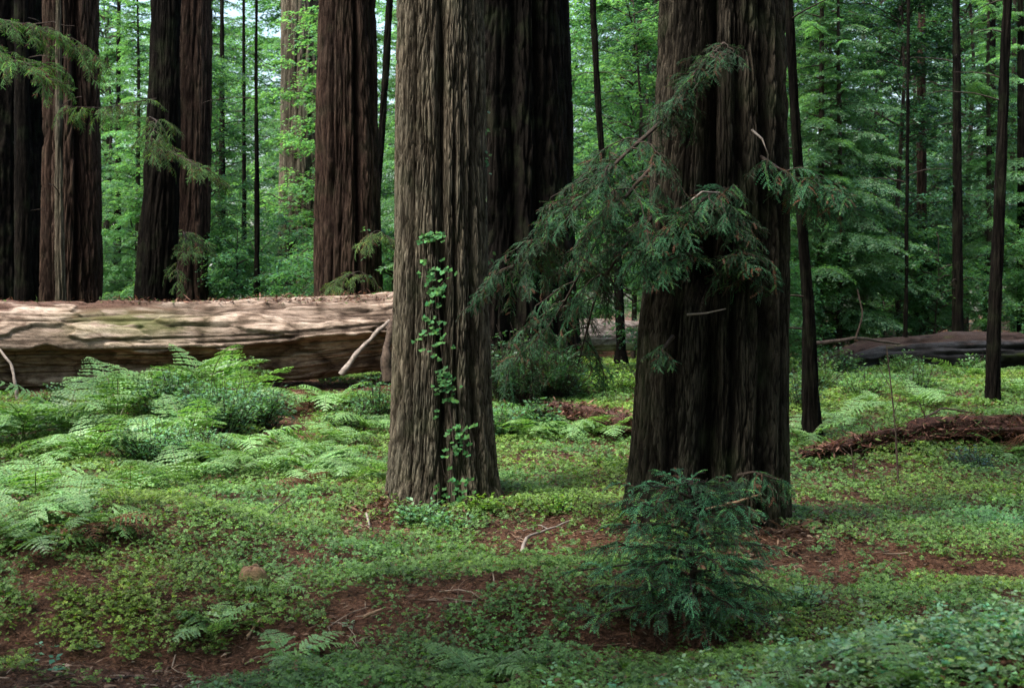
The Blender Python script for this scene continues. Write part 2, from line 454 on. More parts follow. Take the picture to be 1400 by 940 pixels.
# ------------------------------------------------------------------ trunks
def trunk_geo(prof, D, nth, dz, zbase, ztop, zfine, grooves=(), amp=.035, f=5.0, seed=0, lob=.05):
    """prof: (photo row, left edge, right edge) at depth D"""
    pr = sorted([(CZ - (v - HV) / F * D, (uL + uR) / 2, (uR - uL) / 2) for v, uL, uR in prof])
    pz = np.array([p[0] for p in pr]); pc = (np.array([p[1] for p in pr]) - 700) / F * D; prd = np.array([p[2] for p in pr]) / F * D
    zs = np.concatenate([np.arange(zbase, zfine, dz), np.linspace(zfine, ztop, 14)])
    top = pz[-1]
    xc = np.interp(zs, pz, pc); R = np.interp(zs, pz, prd)
    slope = (pc[-1] - pc[0]) / (pz[-1] - pz[0])
    xc = np.where(zs > top, pc[-1] + slope * (zs - top) * .6, xc); R = np.where(zs > top, prd[-1] * (1 - .5 * (zs - top) / (ztop - top + .1)), R)
    low = np.clip(pz[0] - zs, 0, .6); R = R + low * .25; foot = np.exp(-np.clip(zs - (zbase + .45), -.3, 9) / .22)
    th = np.linspace(0, 2 * PI, nth, endpoint=False)
    TH, ZS = np.meshgrid(th, zs); RR = R[:, None]
    o = seed * 13.7
    tw = TH + .05 * noise(o, ZS * .22, 1.3) + .035 * noise(np.cos(TH) * 2 + o, np.sin(TH) * 2, ZS * .8)
    cx, sx = np.cos(tw), np.sin(tw)
    big = fbm(cx * 1.6 + o, sx * 1.6, ZS * .12, 2)
    n1 = noise(cx * RR * f + o, sx * RR * f, ZS * f / 17)
    n2 = noise(cx * RR * f * 2.4 + o, sx * RR * f * 2.4 + 4, ZS * f / 4.5)
    n3 = noise(cx * RR * f * 7 + o, sx * RR * f * 6, ZS * f / 1.6)
    f1 = sstep(0, .22, np.abs(n1)); f2 = sstep(0, .26, np.abs(n2)); f3 = sstep(.0, .3, np.abs(n3))
    r_ = RR * (1 + lob * big) + amp * (f1 - 1) + amp * .6 * (f2 - 1) + amp * .50 * (f3 - 1)
    # keep the silhouette width while carving
    r_ = r_ + amp * .35 + RR * .10 * foot[:, None] * np.clip(.4 + 1.3 * noise(np.cos(TH) * 2.6 + o, np.sin(TH) * 2.6, 3.3), 0, 1.5)
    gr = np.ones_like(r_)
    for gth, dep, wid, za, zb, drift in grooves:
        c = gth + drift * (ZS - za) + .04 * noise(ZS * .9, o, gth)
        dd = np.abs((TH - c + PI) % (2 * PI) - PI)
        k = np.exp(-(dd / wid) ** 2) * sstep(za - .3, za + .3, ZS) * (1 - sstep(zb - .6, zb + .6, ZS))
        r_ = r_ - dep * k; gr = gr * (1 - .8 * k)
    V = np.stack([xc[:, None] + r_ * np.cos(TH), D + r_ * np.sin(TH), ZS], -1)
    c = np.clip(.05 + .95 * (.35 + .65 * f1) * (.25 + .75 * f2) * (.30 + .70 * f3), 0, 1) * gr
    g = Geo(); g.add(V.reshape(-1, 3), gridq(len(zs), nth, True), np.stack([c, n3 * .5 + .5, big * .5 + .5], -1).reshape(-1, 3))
    g.prof = (pz, pc, prd)
    return g

FR = -PI / 2     # the side of a trunk that faces the camera
def redwood(name, label, prof, D, mat, nth=200, dz=.06, ztop=22., grooves=(), amp=.04, f=4.5, seed=0, base_v=None, lob=.05):
    vb = base_v if base_v else max(p[0] for p in prof)
    u = [(p[1] + p[2]) / 2 for p in prof if p[0] == max(q[0] for q in prof)][0]
    b = np.array([(u - 700) / F * D, D, 0]); b[2] = float(hgt(b[0], b[1]))
    root = empty(name, b, label, 'tree')
    g = trunk_geo(prof, D, nth, dz, b[2] - .45, ztop, CZ + HV / F * D + .9, grooves, amp, f, seed, lob)
    o = g.build('trunk', mat, root, b, smooth=True)
    return root, b

A, bA = redwood('redwood_tree', 'grey-barked redwood trunk with vine in its groove, in the middle of the clearing',
    [(0, 543, 661), (150, 541, 664), (300, 540, 666), (450, 538, 669), (560, 535, 673), (640, 531, 680), (700, 526, 690)], 14.0, M['barkA'],
    nth=900, dz=.022, amp=.030, f=9.0, seed=1, lob=.04,
    grooves=[(FR + .06, .11, .10, -.2, 9, 0), (FR + .75, .06, .07, -.2, 9, .01), (FR - .62, .04, .05, 0, 9, .01), (FR + .35, .03, .05, .6, 4, 0)])
B, bB = redwood('redwood_tree', 'broad dark fluted redwood with hanging green sprays, right of centre',
    [(0, 903, 1070), (100, 899, 1074), (200, 894, 1077), (300, 889, 1078), (400, 882, 1078), (450, 876, 1077), (560, 869, 1077), (650, 862, 1078), (730, 853, 1083)], 13.0, M['barkB'],
    nth=900, dz=.024, amp=.04, f=7.5, seed=2, lob=.07,
    grooves=[(FR - .34, .34, .17, 2.4, 9, .0), (FR - .18, .26, .12, -.2, 2.2, .0), (FR + .55, .10, .10, -.2, 9, .0), (FR - .75, .08, .10, -.2, 9, .01), (FR + .12, .07, .06, -.2, 9, .0), (FR + .95, .07, .09, -.2, 6, .0)])
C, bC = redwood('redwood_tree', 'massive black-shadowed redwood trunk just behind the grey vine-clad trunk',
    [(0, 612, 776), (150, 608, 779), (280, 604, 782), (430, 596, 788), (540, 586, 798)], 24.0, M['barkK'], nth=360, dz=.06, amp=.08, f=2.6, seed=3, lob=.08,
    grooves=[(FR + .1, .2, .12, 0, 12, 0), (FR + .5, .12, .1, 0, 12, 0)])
Dt, bD = redwood('redwood_tree', 'straight redwood trunk behind the right end of the big fallen log',
    [(0, 437, 513), (150, 433, 516), (280, 431, 519), (405, 430, 523), (500, 424, 532)], 28.0, M['barkR'], nth=300, dz=.06, amp=.06, f=3.0, seed=4,
    grooves=[(FR + .45, .12, .1, 0, 12, 0), (FR - .4, .06, .08, 0, 12, 0)])
E, bE = redwood('redwood_tree', 'black leaning trunk behind the log with flared foot, bare silhouette',
    [(0, 207, 248), (80, 206, 247), (200, 200, 246), (300, 192, 243), (410, 184, 240), (520, 176, 240)], 29.0, M['barkK'], nth=160, dz=.08, amp=.04, f=3.2, seed=5)
Ft, bF = redwood('redwood_tree', 'grey-brown trunk directly behind the black leaning trunk',
    [(0, 247, 288), (200, 243, 289), (410, 236, 285), (520, 232, 288)], 34.0, M['barkR'], nth=160, dz=.08, amp=.06, f=2.6, seed=6)
Gt, bG = redwood('redwood_tree', 'thick reddish furrowed redwood trunk behind the left part of the log',
    [(0, 62, 132), (200, 62, 134), (410, 58, 138), (520, 50, 144)], 30.0, M['barkR'], nth=300, dz=.06, amp=.09, f=2.6, seed=7, grooves=[(FR - .1, .15, .1, 0, 12, 0), (FR + .5, .12, .1, 0, 12, 0), (FR - .6, .12, .1, 0, 12, 0)])
Ht, bH = redwood('redwood_tree', 'dark redwood trunk cut by the left edge of the photo',
    [(0, -90, 60), (200, -92, 63), (410, -98, 68), (520, -102, 72)], 32.0, M['barkK'], nth=220, dz=.08, amp=.08, f=2.6, seed=8)
It, bI = redwood('redwood_tree', 'pale distant redwood trunk, its top showing above bright foliage',
    [(0, 386, 438), (200, 384, 440), (420, 380, 444)], 48.0, M['barkA'], nth=140, dz=.1, amp=.1, f=1.6, seed=9)
slim = [
    ('slim dark trunk in front of the reddish furrowed trunk group, far left', [(0, 20, 38), (200, 20, 40), (410, 20, 43), (520, 18, 46)], 27.0, 'barkK'),
    ('thin straight young trunk against the reddish furrowed trunk', [(90, 76, 84), (250, 75, 86), (410, 75, 90), (520, 74, 92)], 26.5, 'barkA'),
    ('thin leaning stem in the bright gap left of the grey trunk', [(0, 528, 538), (120, 521, 531), (230, 514, 523), (420, 502, 512)], 33.0, 'barkK'),
    ('slender upright stem standing midway between leaning trunk and straight redwood', [(140, 348, 353), (300, 348, 355), (420, 347, 356)], 33.0, 'barkK'),
    ('very thin stem just left of the slender upright stem', [(190, 331, 336), (300, 331, 337), (420, 330, 338)], 40.0, 'barkK'),
    ('mottled dark stem leaning beside the right flank of the broad fluted redwood', [(0, 1072, 1084), (200, 1082, 1096), (400, 1096, 1112), (570, 1097, 1122), (600, 1094, 1126)], 19.0, 'barkK'),
    ('straight slim trunk rising behind the charred log, right', [(0, 1302, 1312), (200, 1303, 1315), (450, 1301, 1317), (520, 1299, 1319)], 31.0, 'barkK'),
    ('short-looking brown trunk behind the charred log, left of the straight slim trunk', [(150, 1254, 1266), (300, 1253, 1267), (450, 1250, 1270), (520, 1248, 1272)], 36.0, 'barkR'),
    ('wispy stem left of the brown trunk behind the charred log', [(0, 1240, 1244), (250, 1238, 1243), (450, 1235, 1241), (520, 1234, 1241)], 30.0, 'barkK'),
    ('tall bare stem standing on the bright ground near the right edge', [(0, 1371, 1383), (250, 1360, 1375), (450, 1350, 1368), (575, 1346, 1367)], 22.0, 'barkK'),
    ('dark stem half hidden behind the tall bare stem at right', [(120, 1351, 1361), (300, 1347, 1358), (480, 1342, 1356)], 38.0, 'barkK'),
    ('dark stem on the very right edge of the photo', [(60, 1391, 1400), (300, 1391, 1402), (480, 1390, 1403)], 34.0, 'barkK'),
    ('thin knotty trunk in the foliage between the two big redwoods', [(0, 806, 815), (120, 812, 821), (200, 818, 826), (330, 838, 849), (480, 842, 856)], 30.0, 'barkK'),
    ('distant thin trunk above the shiny laurel foliage at right', [(40, 1178, 1183), (200, 1177, 1184), (470, 1175, 1187)], 46.0, 'barkA'),
    ('thin trunk dimly seen behind the black leaning trunk, on its left', [(200, 158, 165), (420, 154, 166)], 44.0, 'barkK'),
    ('thin trunk in the green gap right of the brown trunk pair', [(120, 300, 307), (420, 298, 309)], 42.0, 'barkK'),
]
for k, (lab, prof, D, mt) in enumerate(slim):
    b = None
    root, b = redwood('slender_tree', lab, prof, D, M[mt], nth=48, dz=.12, ztop=15, amp=.016, f=7, seed=20 + k)
    root['group'] = 'slim trunks among the redwoods'
    # a few dead twigs on each stem
    r = np.random.default_rng(60 + k)
    for j in range(5):
        z = b[2] + 1.2 + r.random() * 6; 
        pr = sorted([(CZ - (v - HV) / F * D, ((uL + uR) / 2 - 700) / F * D) for v, uL, uR in prof])
        xc = np.interp(z, [p[0] for p in pr], [p[1] for p in pr]); a = r.random() * 2 * PI
        t = np.linspace(0, 1, 6)[:, None]; Ln = .4 + 1.0 * r.random()
        pts = np.array([xc, D, z]) + t * Ln * np.array([math.cos(a), math.sin(a), .1 + .3 * r.random()]) + np.concatenate([0 * t, 0 * t, -.25 * Ln * t * t], 1) + r.normal(size=(6, 3)) * .02 * t
        Geo().tube(pts, np.linspace(.014, .004, 6), 4).build('dead_twig', M['twig'], root, b)

# ------------------------------------------------------------------ fallen logs
def log_geo(path, rad, nu, nth, seed, flat=.0, plate=.05, top_lit=.8, moss_c=None, under=0.0, lipd=0.0):
    path = np.asarray(path, float); t0 = np.linspace(0, 1, len(path)); t = np.linspace(0, 1, nu)
    P = np.stack([np.interp(t, t0, path[:, i]) for i in range(3)], 1)
    for _ in range(min(60, 3 * nu // 40)): P[1:-1] = (P[:-2] + 2 * P[1:-1] + P[2:]) / 4
    R = np.interp(t, np.linspace(0, 1, len(rad)), rad)
    ax = unit(np.gradient(P, axis=0)); side = unit(np.cross(ax, [0, 0, 1.])); up = np.cross(side, ax)
    th = np.linspace(0, 2 * PI, nth, endpoint=False)
    s = t * np.linalg.norm(path[-1] - path[0])
    TH, S = np.meshgrid(th, s); o = seed * 9.1
    cx, sx = np.cos(TH), np.sin(TH)
    big = fbm(S * .55 + o, cx * 1.2, sx * 1.2, 3)
    n1 = noise(S * .42 + o, cx * 2.6, sx * 2.6 + 2)
    pl = sstep(-.02, .07, n1 + .22 * noise(S * 2.2, cx * 7, sx * 7 + o))
    n2 = fbm(S * 2.2 + o, cx * 9, sx * 9, 3)
    crack = sstep(0, .16, np.abs(noise(S * .28 + o, cx * 4.2, sx * 4.2)))
    fib = noise(S * .9 + o, TH * 16, 1.7) * .6 + noise(S * 2.3 + o, TH * 38, 4.1) * .4
    r_ = R[:, None] * (1 + .06 * big) + plate * (pl - .5) + plate * .40 * fib + plate * .18 * n2 + plate * .8 * (crack - 1)
    low = np.clip(-sx + .05, 0, 1) ** .7 * under
    r_ = r_ * (1 - low * (.6 + .6 * big))
    lip = -.04 + .30 * big + .12 * noise(S * 2.1, o, 5.5)
    r_ = r_ - lipd * sstep(lip + .10, lip - .02, sx) * sstep(-1.0, -.55, sx)
    V = P[:, None] + r_[..., None] * (side[:, None] * cx[..., None] + up[:, None] * sx[..., None])
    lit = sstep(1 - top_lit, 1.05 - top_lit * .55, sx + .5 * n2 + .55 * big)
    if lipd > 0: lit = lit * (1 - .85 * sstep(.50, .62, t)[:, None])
    if moss_c is not None:
        ms, mw, ma = moss_c
        mo = np.exp(-((S - ms) / mw) ** 2 - ((np.sin(TH - ma)) / .4) ** 2 - (np.cos(TH - ma) < 0) * 9) * sstep(-.15, .25, n2 + .3)
    else: mo = sstep(.25, .6, big + n2 * .4)
    c = np.clip(.45 + .55 * pl + .35 * fib, 0, 1) * (.3 + .7 * crack)
    g = Geo(); g.add(V.reshape(-1, 3), gridq(nu, nth, True), np.stack([c, lit, mo], -1).reshape(-1, 3))
    for e in (0, -1):
        ring = V[e]; cen = P[e]
        rr = [ring * (1 - k) + cen * k for k in (0, .35, .7, .98)]
        W = np.stack(rr) + (ax[e] * .04 * noise(np.arange(4)[:, None] * 3.1, th * 5, o)[..., None])
        g.add(W.reshape(-1, 3), gridq(4, nth, True), (.5, 0, 0))
    return g

def tagged(o, label, cat_, group=None): return tag(o, label, cat_, group)

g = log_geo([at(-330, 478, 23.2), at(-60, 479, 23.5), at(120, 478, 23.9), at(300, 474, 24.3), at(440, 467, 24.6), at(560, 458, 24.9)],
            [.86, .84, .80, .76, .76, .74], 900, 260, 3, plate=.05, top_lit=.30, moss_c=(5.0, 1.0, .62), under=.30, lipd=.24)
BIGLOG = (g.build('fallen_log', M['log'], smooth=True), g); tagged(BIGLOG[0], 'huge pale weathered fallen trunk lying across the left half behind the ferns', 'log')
g = log_geo([at(690, 470, 31), at(790, 458, 31), at(870, 458, 31.4), at(930, 462, 32)], [.34, .34, .33, .3], 120, 60, 5, plate=.03, top_lit=.2)
tagged(g.build('fallen_log', M['log_grey'], smooth=True), 'silver-grey log glimpsed beyond the bough between the two big redwoods', 'log')
g = log_geo([at(1120, 505, 29.5), at(1190, 487, 30), at(1300, 483, 30.3), at(1420, 480, 30.6), at(1560, 482, 31)], [.2, .36, .42, .40, .4], 200, 80, 7, plate=.07, top_lit=.5, under=.15)
tagged(g.build('fallen_log', M['log_dark'], smooth=True), 'charred dark log lying behind the bright green ground at right', 'log')
def log_debris(o, g, n, seed, q=.35, xmax=99):
    """needles, bark bits and moss leaves caught on top of a rotten log"""
    r = np.random.default_rng(seed); V = g.v[0]; V = V[r.integers(0, len(V), n * 6)]
    me = np.concatenate(g.v).mean(0); V = V[(V[:, 2] > np.quantile(V[:, 2], q)) & (V[:, 0] + r.normal(size=len(V)) * .7 < xmax)][:n]; n = len(V)
    a = r.random(n) * 2 * PI; d = unit(np.stack([np.cos(a), np.sin(a), .45 * r.normal(size=n)], 1)); nn = unit(np.stack([.5 * r.normal(size=n), .5 * r.normal(size=n) - .3, np.ones(n)], 1))
    L = (V + r.normal(size=(n, 3)) * .02, d, nn, .04 + .16 * r.random(n) ** 2, .012 + .025 * r.random(n) ** 2)
    cc = np.array([[.12, .055, .038], [.06, .03, .02], [.22, .12, .085], [.05, .09, .025], [.10, .16, .04]])[r.choice(5, n, p=[.38, .24, .2, .1, .08])] * (.6 + .7 * r.random((n, 1)))
    kind(Geo().leaves(L, cc, fold=.3).build('litter', M['dead'], o), 'stuff')
log_debris(*BIGLOG, 5200, 6, .88, -2.4)
pts = [G(1095, 632) + [0, 0, .02], G(1180, 622) + [0, .1, .09], G(1290, 612) + [0, .2, .15], G(1420, 612) + [0, .2, .13], G(1540, 622)]
g = log_geo(pts, [.08, .14, .19, .22, .20], 240, 80, 9, plate=.10, top_lit=.9)
o = g.build('rotten_log', M['log_rot'], smooth=True); log_debris(o, g, 9000, 3)
tagged(o, 'low rotten log smothered in red-brown litter, right of the fluted redwood', 'log')
pts = [G(690, 590), G(760, 580) + [0, 0, .1], G(830, 590) + [0, 0, .1], G(900, 600)]
g = log_geo(pts, [.1, .19, .20, .17], 120, 60, 11, plate=.08, top_lit=.8)
o = g.build('rotten_log', M['log_rot'], smooth=True); log_debris(o, g, 4000, 4)
tagged(o, 'low litter-covered log on the ground between the two big redwoods', 'log')

# ------------------------------------------------------------------ sticks
def stick(label, pts, r0, r1, mat, forks=(), name='fallen_branch'):
    pts = np.asarray(pts, float); b = pts[0]
    t = np.linspace(0, 1, 14); t0 = np.linspace(0, 1, len(pts))
    Q = np.stack([np.interp(t, t0, pts[:, i]) for i in range(3)], 1)
    r = np.random.default_rng(abs(hash(label)) % 9999 if False else len(label) * 7)
    Q[1:-1] += r.normal(size=(12, 3)) * (r0 * .15)
    g = Geo().tube(Q, np.linspace(r0, r1, 14) * (1 + .12 * r.normal(size=14)), 8)
    for f_ in forks:
        f_ = np.asarray(f_, float); g.tube(np.stack([np.interp(np.linspace(0, 1, 8), np.linspace(0, 1, len(f_)), f_[:, i]) for i in range(3)], 1), np.linspace(r1 * 1.1, r1 * .5, 8), 6)
    o = g.build(name, mat, None, b, smooth=True); o.location = b
    return tag(o, label, 'branch')
up = np.array([0, 0, 1.])
stick('pale broken limb leaning against the right end of the big log', [at(466, 512, 23.2), at(490, 480, 23.4), at(532, 438, 23.9)], .052, .032, M['pale'])
stick('grey splintered snag standing beside the grey trunk at the log end', [at(531, 520, 22.6), at(529, 480, 22.6), at(533, 448, 22.7), at(541, 418, 22.8)], .10, .03, M['darkstick'])
stick('bent pale twig standing upright in front of the log at far left', [at(24, 545, 21.8), at(20, 520, 21.8), at(15, 497, 21.9), at(-2, 476, 22)], .03, .018, M['pale'])
stick('forked whitish dead branch lying on litter between the two big redwoods', [G(712, 762) + up * .04, G(720, 745) + up * .07, G(750, 733) + up * .06, G(785, 716) + up * .04], .016, .007, M['pale'], [[G(750, 733) + up * .06, G(738, 725) + up * .05, G(715, 731) + up * .04]])
stick('dark fallen stick among low ferns left of the grey trunk', [G(318, 652) + up * .05, G(345, 643) + up * .09, G(372, 634) + up * .05], .022, .012, M['darkstick'])
stick('thin brown stick on the sorrel slope left of the grey trunk', [G(355, 735) + up * .08, G(375, 712) + up * .10, G(397, 693) + up * .09], .009, .005, M['darkstick'])
stick('tan peeled branch poking out above the young redwood', [at(965, 696, 12.0), at(1000, 688, 12.0), at(1041, 675, 12.05)], .016, .008, M['chip'])
stick('short tan wood splinter on litter at the lower middle', [G(497, 853) + up * .05, G(522, 845) + up * .05], .014, .010, M['chip'], name='wood_splinter')
stick('small pale wood splinter on the slope left of the grey trunk', [G(501, 711) + up * .06, G(505, 726) + up * .05], .014, .008, M['pale'], name='wood_splinter')
stick('tan stick lying in the dark hollow at lower left', [G(336, 880) + up * .03, G(358, 856) + up * .06], .012, .008, M['chip'])
stick('long thin root-like stick on the trail at the lower left', [G(140, 936) + up * .02, G(180, 933) + up * .04, G(215, 936) + up * .03], .009, .006, M['darkstick'])
stick('crooked dark branch beside the rotten log at right', [G(1240, 588) + up * .05, G(1290, 578) + up * .22, G(1330, 576) + up * .12], .02, .01, M['darkstick'])
stick('slanting dead bough reaching up before the charred log', [at(1110, 470, 27), at(1170, 462, 27.5), at(1230, 470, 28.5)], .045, .02, M['darkstick'], [[at(1170, 462, 27.5), at(1180, 430, 27.5), at(1172, 395, 27.6)]])
# bare little saplings at right
for lab, base, top_, D in (('bare thin sapling stem standing in front of the rotten log, right', (1229, 668), (1212, 470), None), ('short bare sapling stem on the bright green ground at right', (1268, 582), (1254, 545), None), ('tiny bare stem just right of the broad fluted redwood', (1167, 655), (1163, 610), None)):
    b = G(*base); t_ = at(*top_, b[1])
    stick(lab, [b - up * .05, b * .6 + t_ * .4 + [.02, 0, 0], t_], .013, .005, M['darkstick'], [[b * .5 + t_ * .5, b * .35 + t_ * .65 + [.12, 0, .03]], [b * .3 + t_ * .7, b * .2 + t_ * .8 + [-.10, .05, .06]]], name='bare_sapling')

# little mossy stump
b = G(345, 803); th = np.linspace(0, 2 * PI, 40, endpoint=False); rows = []
for k, (z, rr) in enumerate([(-.08, .14), (.0, .13), (.06, .11), (.11, .095), (.14, .07), (.15, .035), (.15, .002)]):
    q = rr * (1 + .25 * noise(np.cos(th) * 1.7 + k * .15, np.sin(th) * 1.7, 4.4))
    rows.append(np.stack([q * np.cos(th), q * np.sin(th), z + .03 * noise(np.cos(th) * 2, np.sin(th) * 2, k * .3)], 1))
g = Geo().add(np.concatenate(rows), gridq(7, 40, True), np.repeat(np.array([[.9, .2, .9], [.9, .2, .8], [.8, .3, .6], [.8, .4, .3], [.9, .1, .1], [1, 0, 0], [1, 0, 0]]), 40, 0))
o = g.build('tree_stump', log_mat('stump_wood', (.26, .165, .105), (.10, .06, .04), (.11, .055, .038), .8, .6), smooth=True); o.location = b
tag(o, 'small tan mossy stump poking from the sorrel slope at lower left', 'stump')

# ------------------------------------------------------------------ foliage building blocks
def spray(L, seed, n=5, nl=.023, nw=.0085, step=.0135, side=.44, droop=.45):
    """flat redwood spray along +X, each twig a two-ranked ribbon of needles: list of (leafset, twig line)"""
    r = np.random.default_rng(seed); out = []
    def twig(p0, d0, ln, dr):
        k = max(5, int(ln / step)); t = np.linspace(0, 1, k)[:, None]
        pts = p0 + d0 * ln * t + np.array([0, 0, -1.]) * dr * ln * t * t
        dd = unit(np.gradient(pts, axis=0)); sd = unit(np.cross([0, 0, 1.], dd))
        ro = r.normal() * .35; nrm = np.cross(dd, sd); sd, nrm = sd * math.cos(ro) + nrm * math.sin(ro), nrm * math.cos(ro) - sd * math.sin(ro)
        S = []
        for s_ in (1, -1):
            nd = unit(dd * .75 + sd * s_ * .75 + nrm * (.12 + r.normal(size=(k, 1)) * .12))
            S.append((pts, nd, nrm + r.normal(size=(k, 3)) * .15, nl * (.55 + .45 * np.sin(PI * (.15 + .8 * t[:, 0]))) * (.85 + .3 * r.random(k)), np.full(k, nw)))
        out.append((cat(S), pts[[0, k // 2, k - 1]]))
        return pts
    pts = twig(np.zeros(3), np.array([1., 0, .12]), L, droop)
    for i in range(1, n + 1):
        f_ = i / (n + .8)
        for s_ in (1, -1):
            p = pts[int(np.clip(f_ + .04 * s_, 0, 1) * (len(pts) - 1))]
            a = s_ * (.85 + r.normal() * .2); ln = L * side * (1 - f_ * .6) * (.7 + .6 * r.random())
            p2 = twig(p, np.array([math.cos(a), math.sin(a), r.normal() * .2]), ln, droop * 1.2)
            if ln > .11 and r.random() < .6:
                a2 = a - s_ * .75; twig(p2[int(.45 * (len(p2) - 1))], np.array([math.cos(a2), math.sin(a2), r.normal() * .2]), ln * .5, droop)
    return out
SPRAYS = [spray(.36, 40 + k, n=4 + k % 2) for k in range(5)]

def add_sprays(g, places, colr, seed, twm=1, mat=0):
    """places: (pos, yaw, pitch, scale)"""
    r = np.random.default_rng(seed)
    for k, (p, yw, pt, sc) in enumerate(places):
        R = rotm(yw, pt, r.normal() * .4)
        base = np.array(colr) * (1 + .22 * r.normal())
        for L, t in SPRAYS[r.integers(5)]:
            Q = xf(L, R, p, sc); b_ = base * (1 + .30 * r.normal())
            if r.random() < .10: b_ = np.array([.15, .065, .035])
            elif r.random() < .10: b_ = base * np.array([2.4, 1.8, 1.1])
            g.leaves(Q, vary(np.clip(b_, .004, .6), len(Q[0]), r, .12, .05), fold=.1, mat=mat)
            g.tube(np.asarray(t) @ R.T * sc + p, [.003, .0025, .0015], 3, mat=twm, cap=False)

def branch_line(p0, d0, ln, sag, n, r, wob=.03):
    t = np.linspace(0, 1, n)[:, None]
    p = np.asarray(p0) + np.asarray(d0) * ln * t + np.array([0, 0, -1.]) * sag * ln * t * t
    return p + r.normal(size=(n, 3)) * wob * t

# young redwood at the foot of the fluted trunk
RW = (.038, .130, .056)
bs = G(945, 862); bs[1] -= .0
H = 1.08
sap = empty('redwood_sapling', bs, 'bushy dark blue-green young redwood in front of the broad fluted trunk', 'sapling')
r = np.random.default_rng(77)
Geo().tube([[0, 0, -.1], [.02, 0, .5], [0, .02, 1.0], [.0, .02, H - .1]], [.03, .025, .018, .005], 8).build('trunk', M['twig'], sap)
ga = 0
for k in range(50):
    f_ = (k + .5) / 50; z = .08 + f_ * (H - .2)
    ga += 2.399; ln = (.60 * (1 - f_ ** 2.2) ** .7 + .15) * (.72 + .42 * r.random()); 
    g = Geo(); d0 = np.array([math.cos(ga), math.sin(ga), .16 + .42 * f_])
    ln *= 1.0 if d0[0] < .3 else .86
    line = branch_line([0, 0, z], d0, ln, .26, 10, r, .015)
    g.tube(line, np.linspace(.011, .004, 10), 5, mat=1)
    pl = []
    for q in np.linspace(.25, 1, max(3, int(ln / .12))):
        i = min(8, int(q * 9)); p = line[i]; dv = unit(line[i + 1] - line[i]); yw = math.atan2(dv[1], dv[0]); pt = math.asin(np.clip(dv[2], -1, 1))
        for s_ in ((1, -1) if q < .97 else (0,)):
            pl.append((p, yw + s_ * (.75 + .2 * r.normal()), pt * .6 + .06 + .14 * r.normal(), (.56 + .26 * r.random()) * (1.15 - .35 * q)))
    add_sprays(g, pl, (.085, .26, .12), 300 + k)
    g.build('branch', [M['redwood'], M['twig']], sap)

# boughs and sprouts of the fluted redwood
def bough(name, parent, b, start, pts, n_side, sc, seed, col=RW, rad=.022, spread=.5, sagv=-.15):
    """a limb through world points, side sprays hanging from it"""
    r = np.random.default_rng(seed); pts = np.asarray(pts, float); g = Geo()
    t = np.linspace(0, 1, 30); t0 = np.linspace(0, 1, len(pts))
    line = np.stack([np.interp(t, t0, pts[:, i]) for i in range(3)], 1)
    for _ in range(4): line[1:-1] = (line[:-2] + 2 * line[1:-1] + line[2:]) / 4
    g.tube(line, np.linspace(rad, .005, 30), 6, mat=1)
    for k in range(n_side):
        q = start + (1 - start) * (k + r.random()) / n_side; i = min(28, int(q * 29)); p = line[i]; dv = unit(line[i + 1] - line[i])
        yw0 = math.atan2(dv[1], dv[0])
        yw = yw0 + (1 if k % 2 else -1) * (.9 + .35 * r.normal()); ln = spread * (.45 + .7 * r.random()) * (1.15 - .45 * q)
        sub = branch_line(p, [math.cos(yw), math.sin(yw), .05 + .2 * r.normal()], ln, .55 + .3 * r.random(), 8, r, .02)
        g.tube(sub, np.linspace(.008, .003, 8), 4, mat=1)
        pl = []
        for w in np.linspace(.2, 1, max(3, int(ln / .10))):
            j = min(6, int(w * 7)); dd = unit(sub[j + 1] - sub[j]); y2 = math.atan2(dd[1], dd[0]); pt = math.asin(np.clip(dd[2], -1, 1))
            for s_ in ((1, -1) if w < .95 else (0,)):
                pl.append((sub[j], y2 + s_ * (.7 + .2 * r.normal()), pt * .7 + sagv + .15 * r.normal(), sc * (.7 + .5 * r.random())))
        add_sprays(g, pl, col, seed * 50 + k)
    return g.build(name, [M['redwood' if col is RW else 'spring'], M['twig']], parent, b)

bough('bough', B, bB, .25, [at(920, 150, 13.1), at(890, 180, 12.6), at(860, 205, 12.3), at(815, 250, 12.0), at(775, 300, 11.9), at(735, 345, 12.0), at(690, 372, 12.2)], 26, .66, 5, spread=.62)
bough('bough', B, bB, .2, [at(920, 190, 13.1), at(895, 225, 12.8), at(860, 262, 12.4), at(820, 320, 12.5), at(785, 390, 12.7), at(750, 450, 12.9), at(705, 490, 13.0)], 26, .66, 6, spread=.62)
bough('bough', B, bB, .15, [at(915, 270, 13.1), at(890, 300, 12.9), at(850, 340, 12.7), at(815, 400, 12.8), at(800, 460, 13.0), at(790, 500, 13.1)], 16, .66, 7, spread=.5)
bough('sprout', B, bB, .0, [at(990, 60, 12.4), at(965, 85, 12.15), at(940, 125, 12.1), at(920, 165, 12.15)], 18, .66, 8, spread=.32)
bough('sprout', B, bB, .05, [at(1010, 255, 12.5), at(965, 268, 12.15), at(925, 315, 12.1), at(890, 345, 12.15)], 26, .70, 9, spread=.36)
bough('sprout', B, bB, .05, [at(985, 275, 12.5), at(1005, 300, 12.2), at(1015, 345, 12.15), at(1015, 385, 12.2)], 16, .68, 10, spread=.30)
bough('sprout', B, bB, .1, [at(1040, 215, 12.5), at(1070, 235, 12.3), at(1105, 255, 12.3), at(1140, 262, 12.35)], 15, .68, 12, spread=.32)
bough('sprout', B, bB, .1, [at(960, 340, 12.4), at(925, 352, 12.15), at(900, 362, 12.1)], 8, .7, 13, spread=.24)
bough('sprout', B, bB, .1, [at(920, 460, 12.4), at(908, 475, 12.2), at(900, 488, 12.15)], 3, .5, 14, spread=.12)
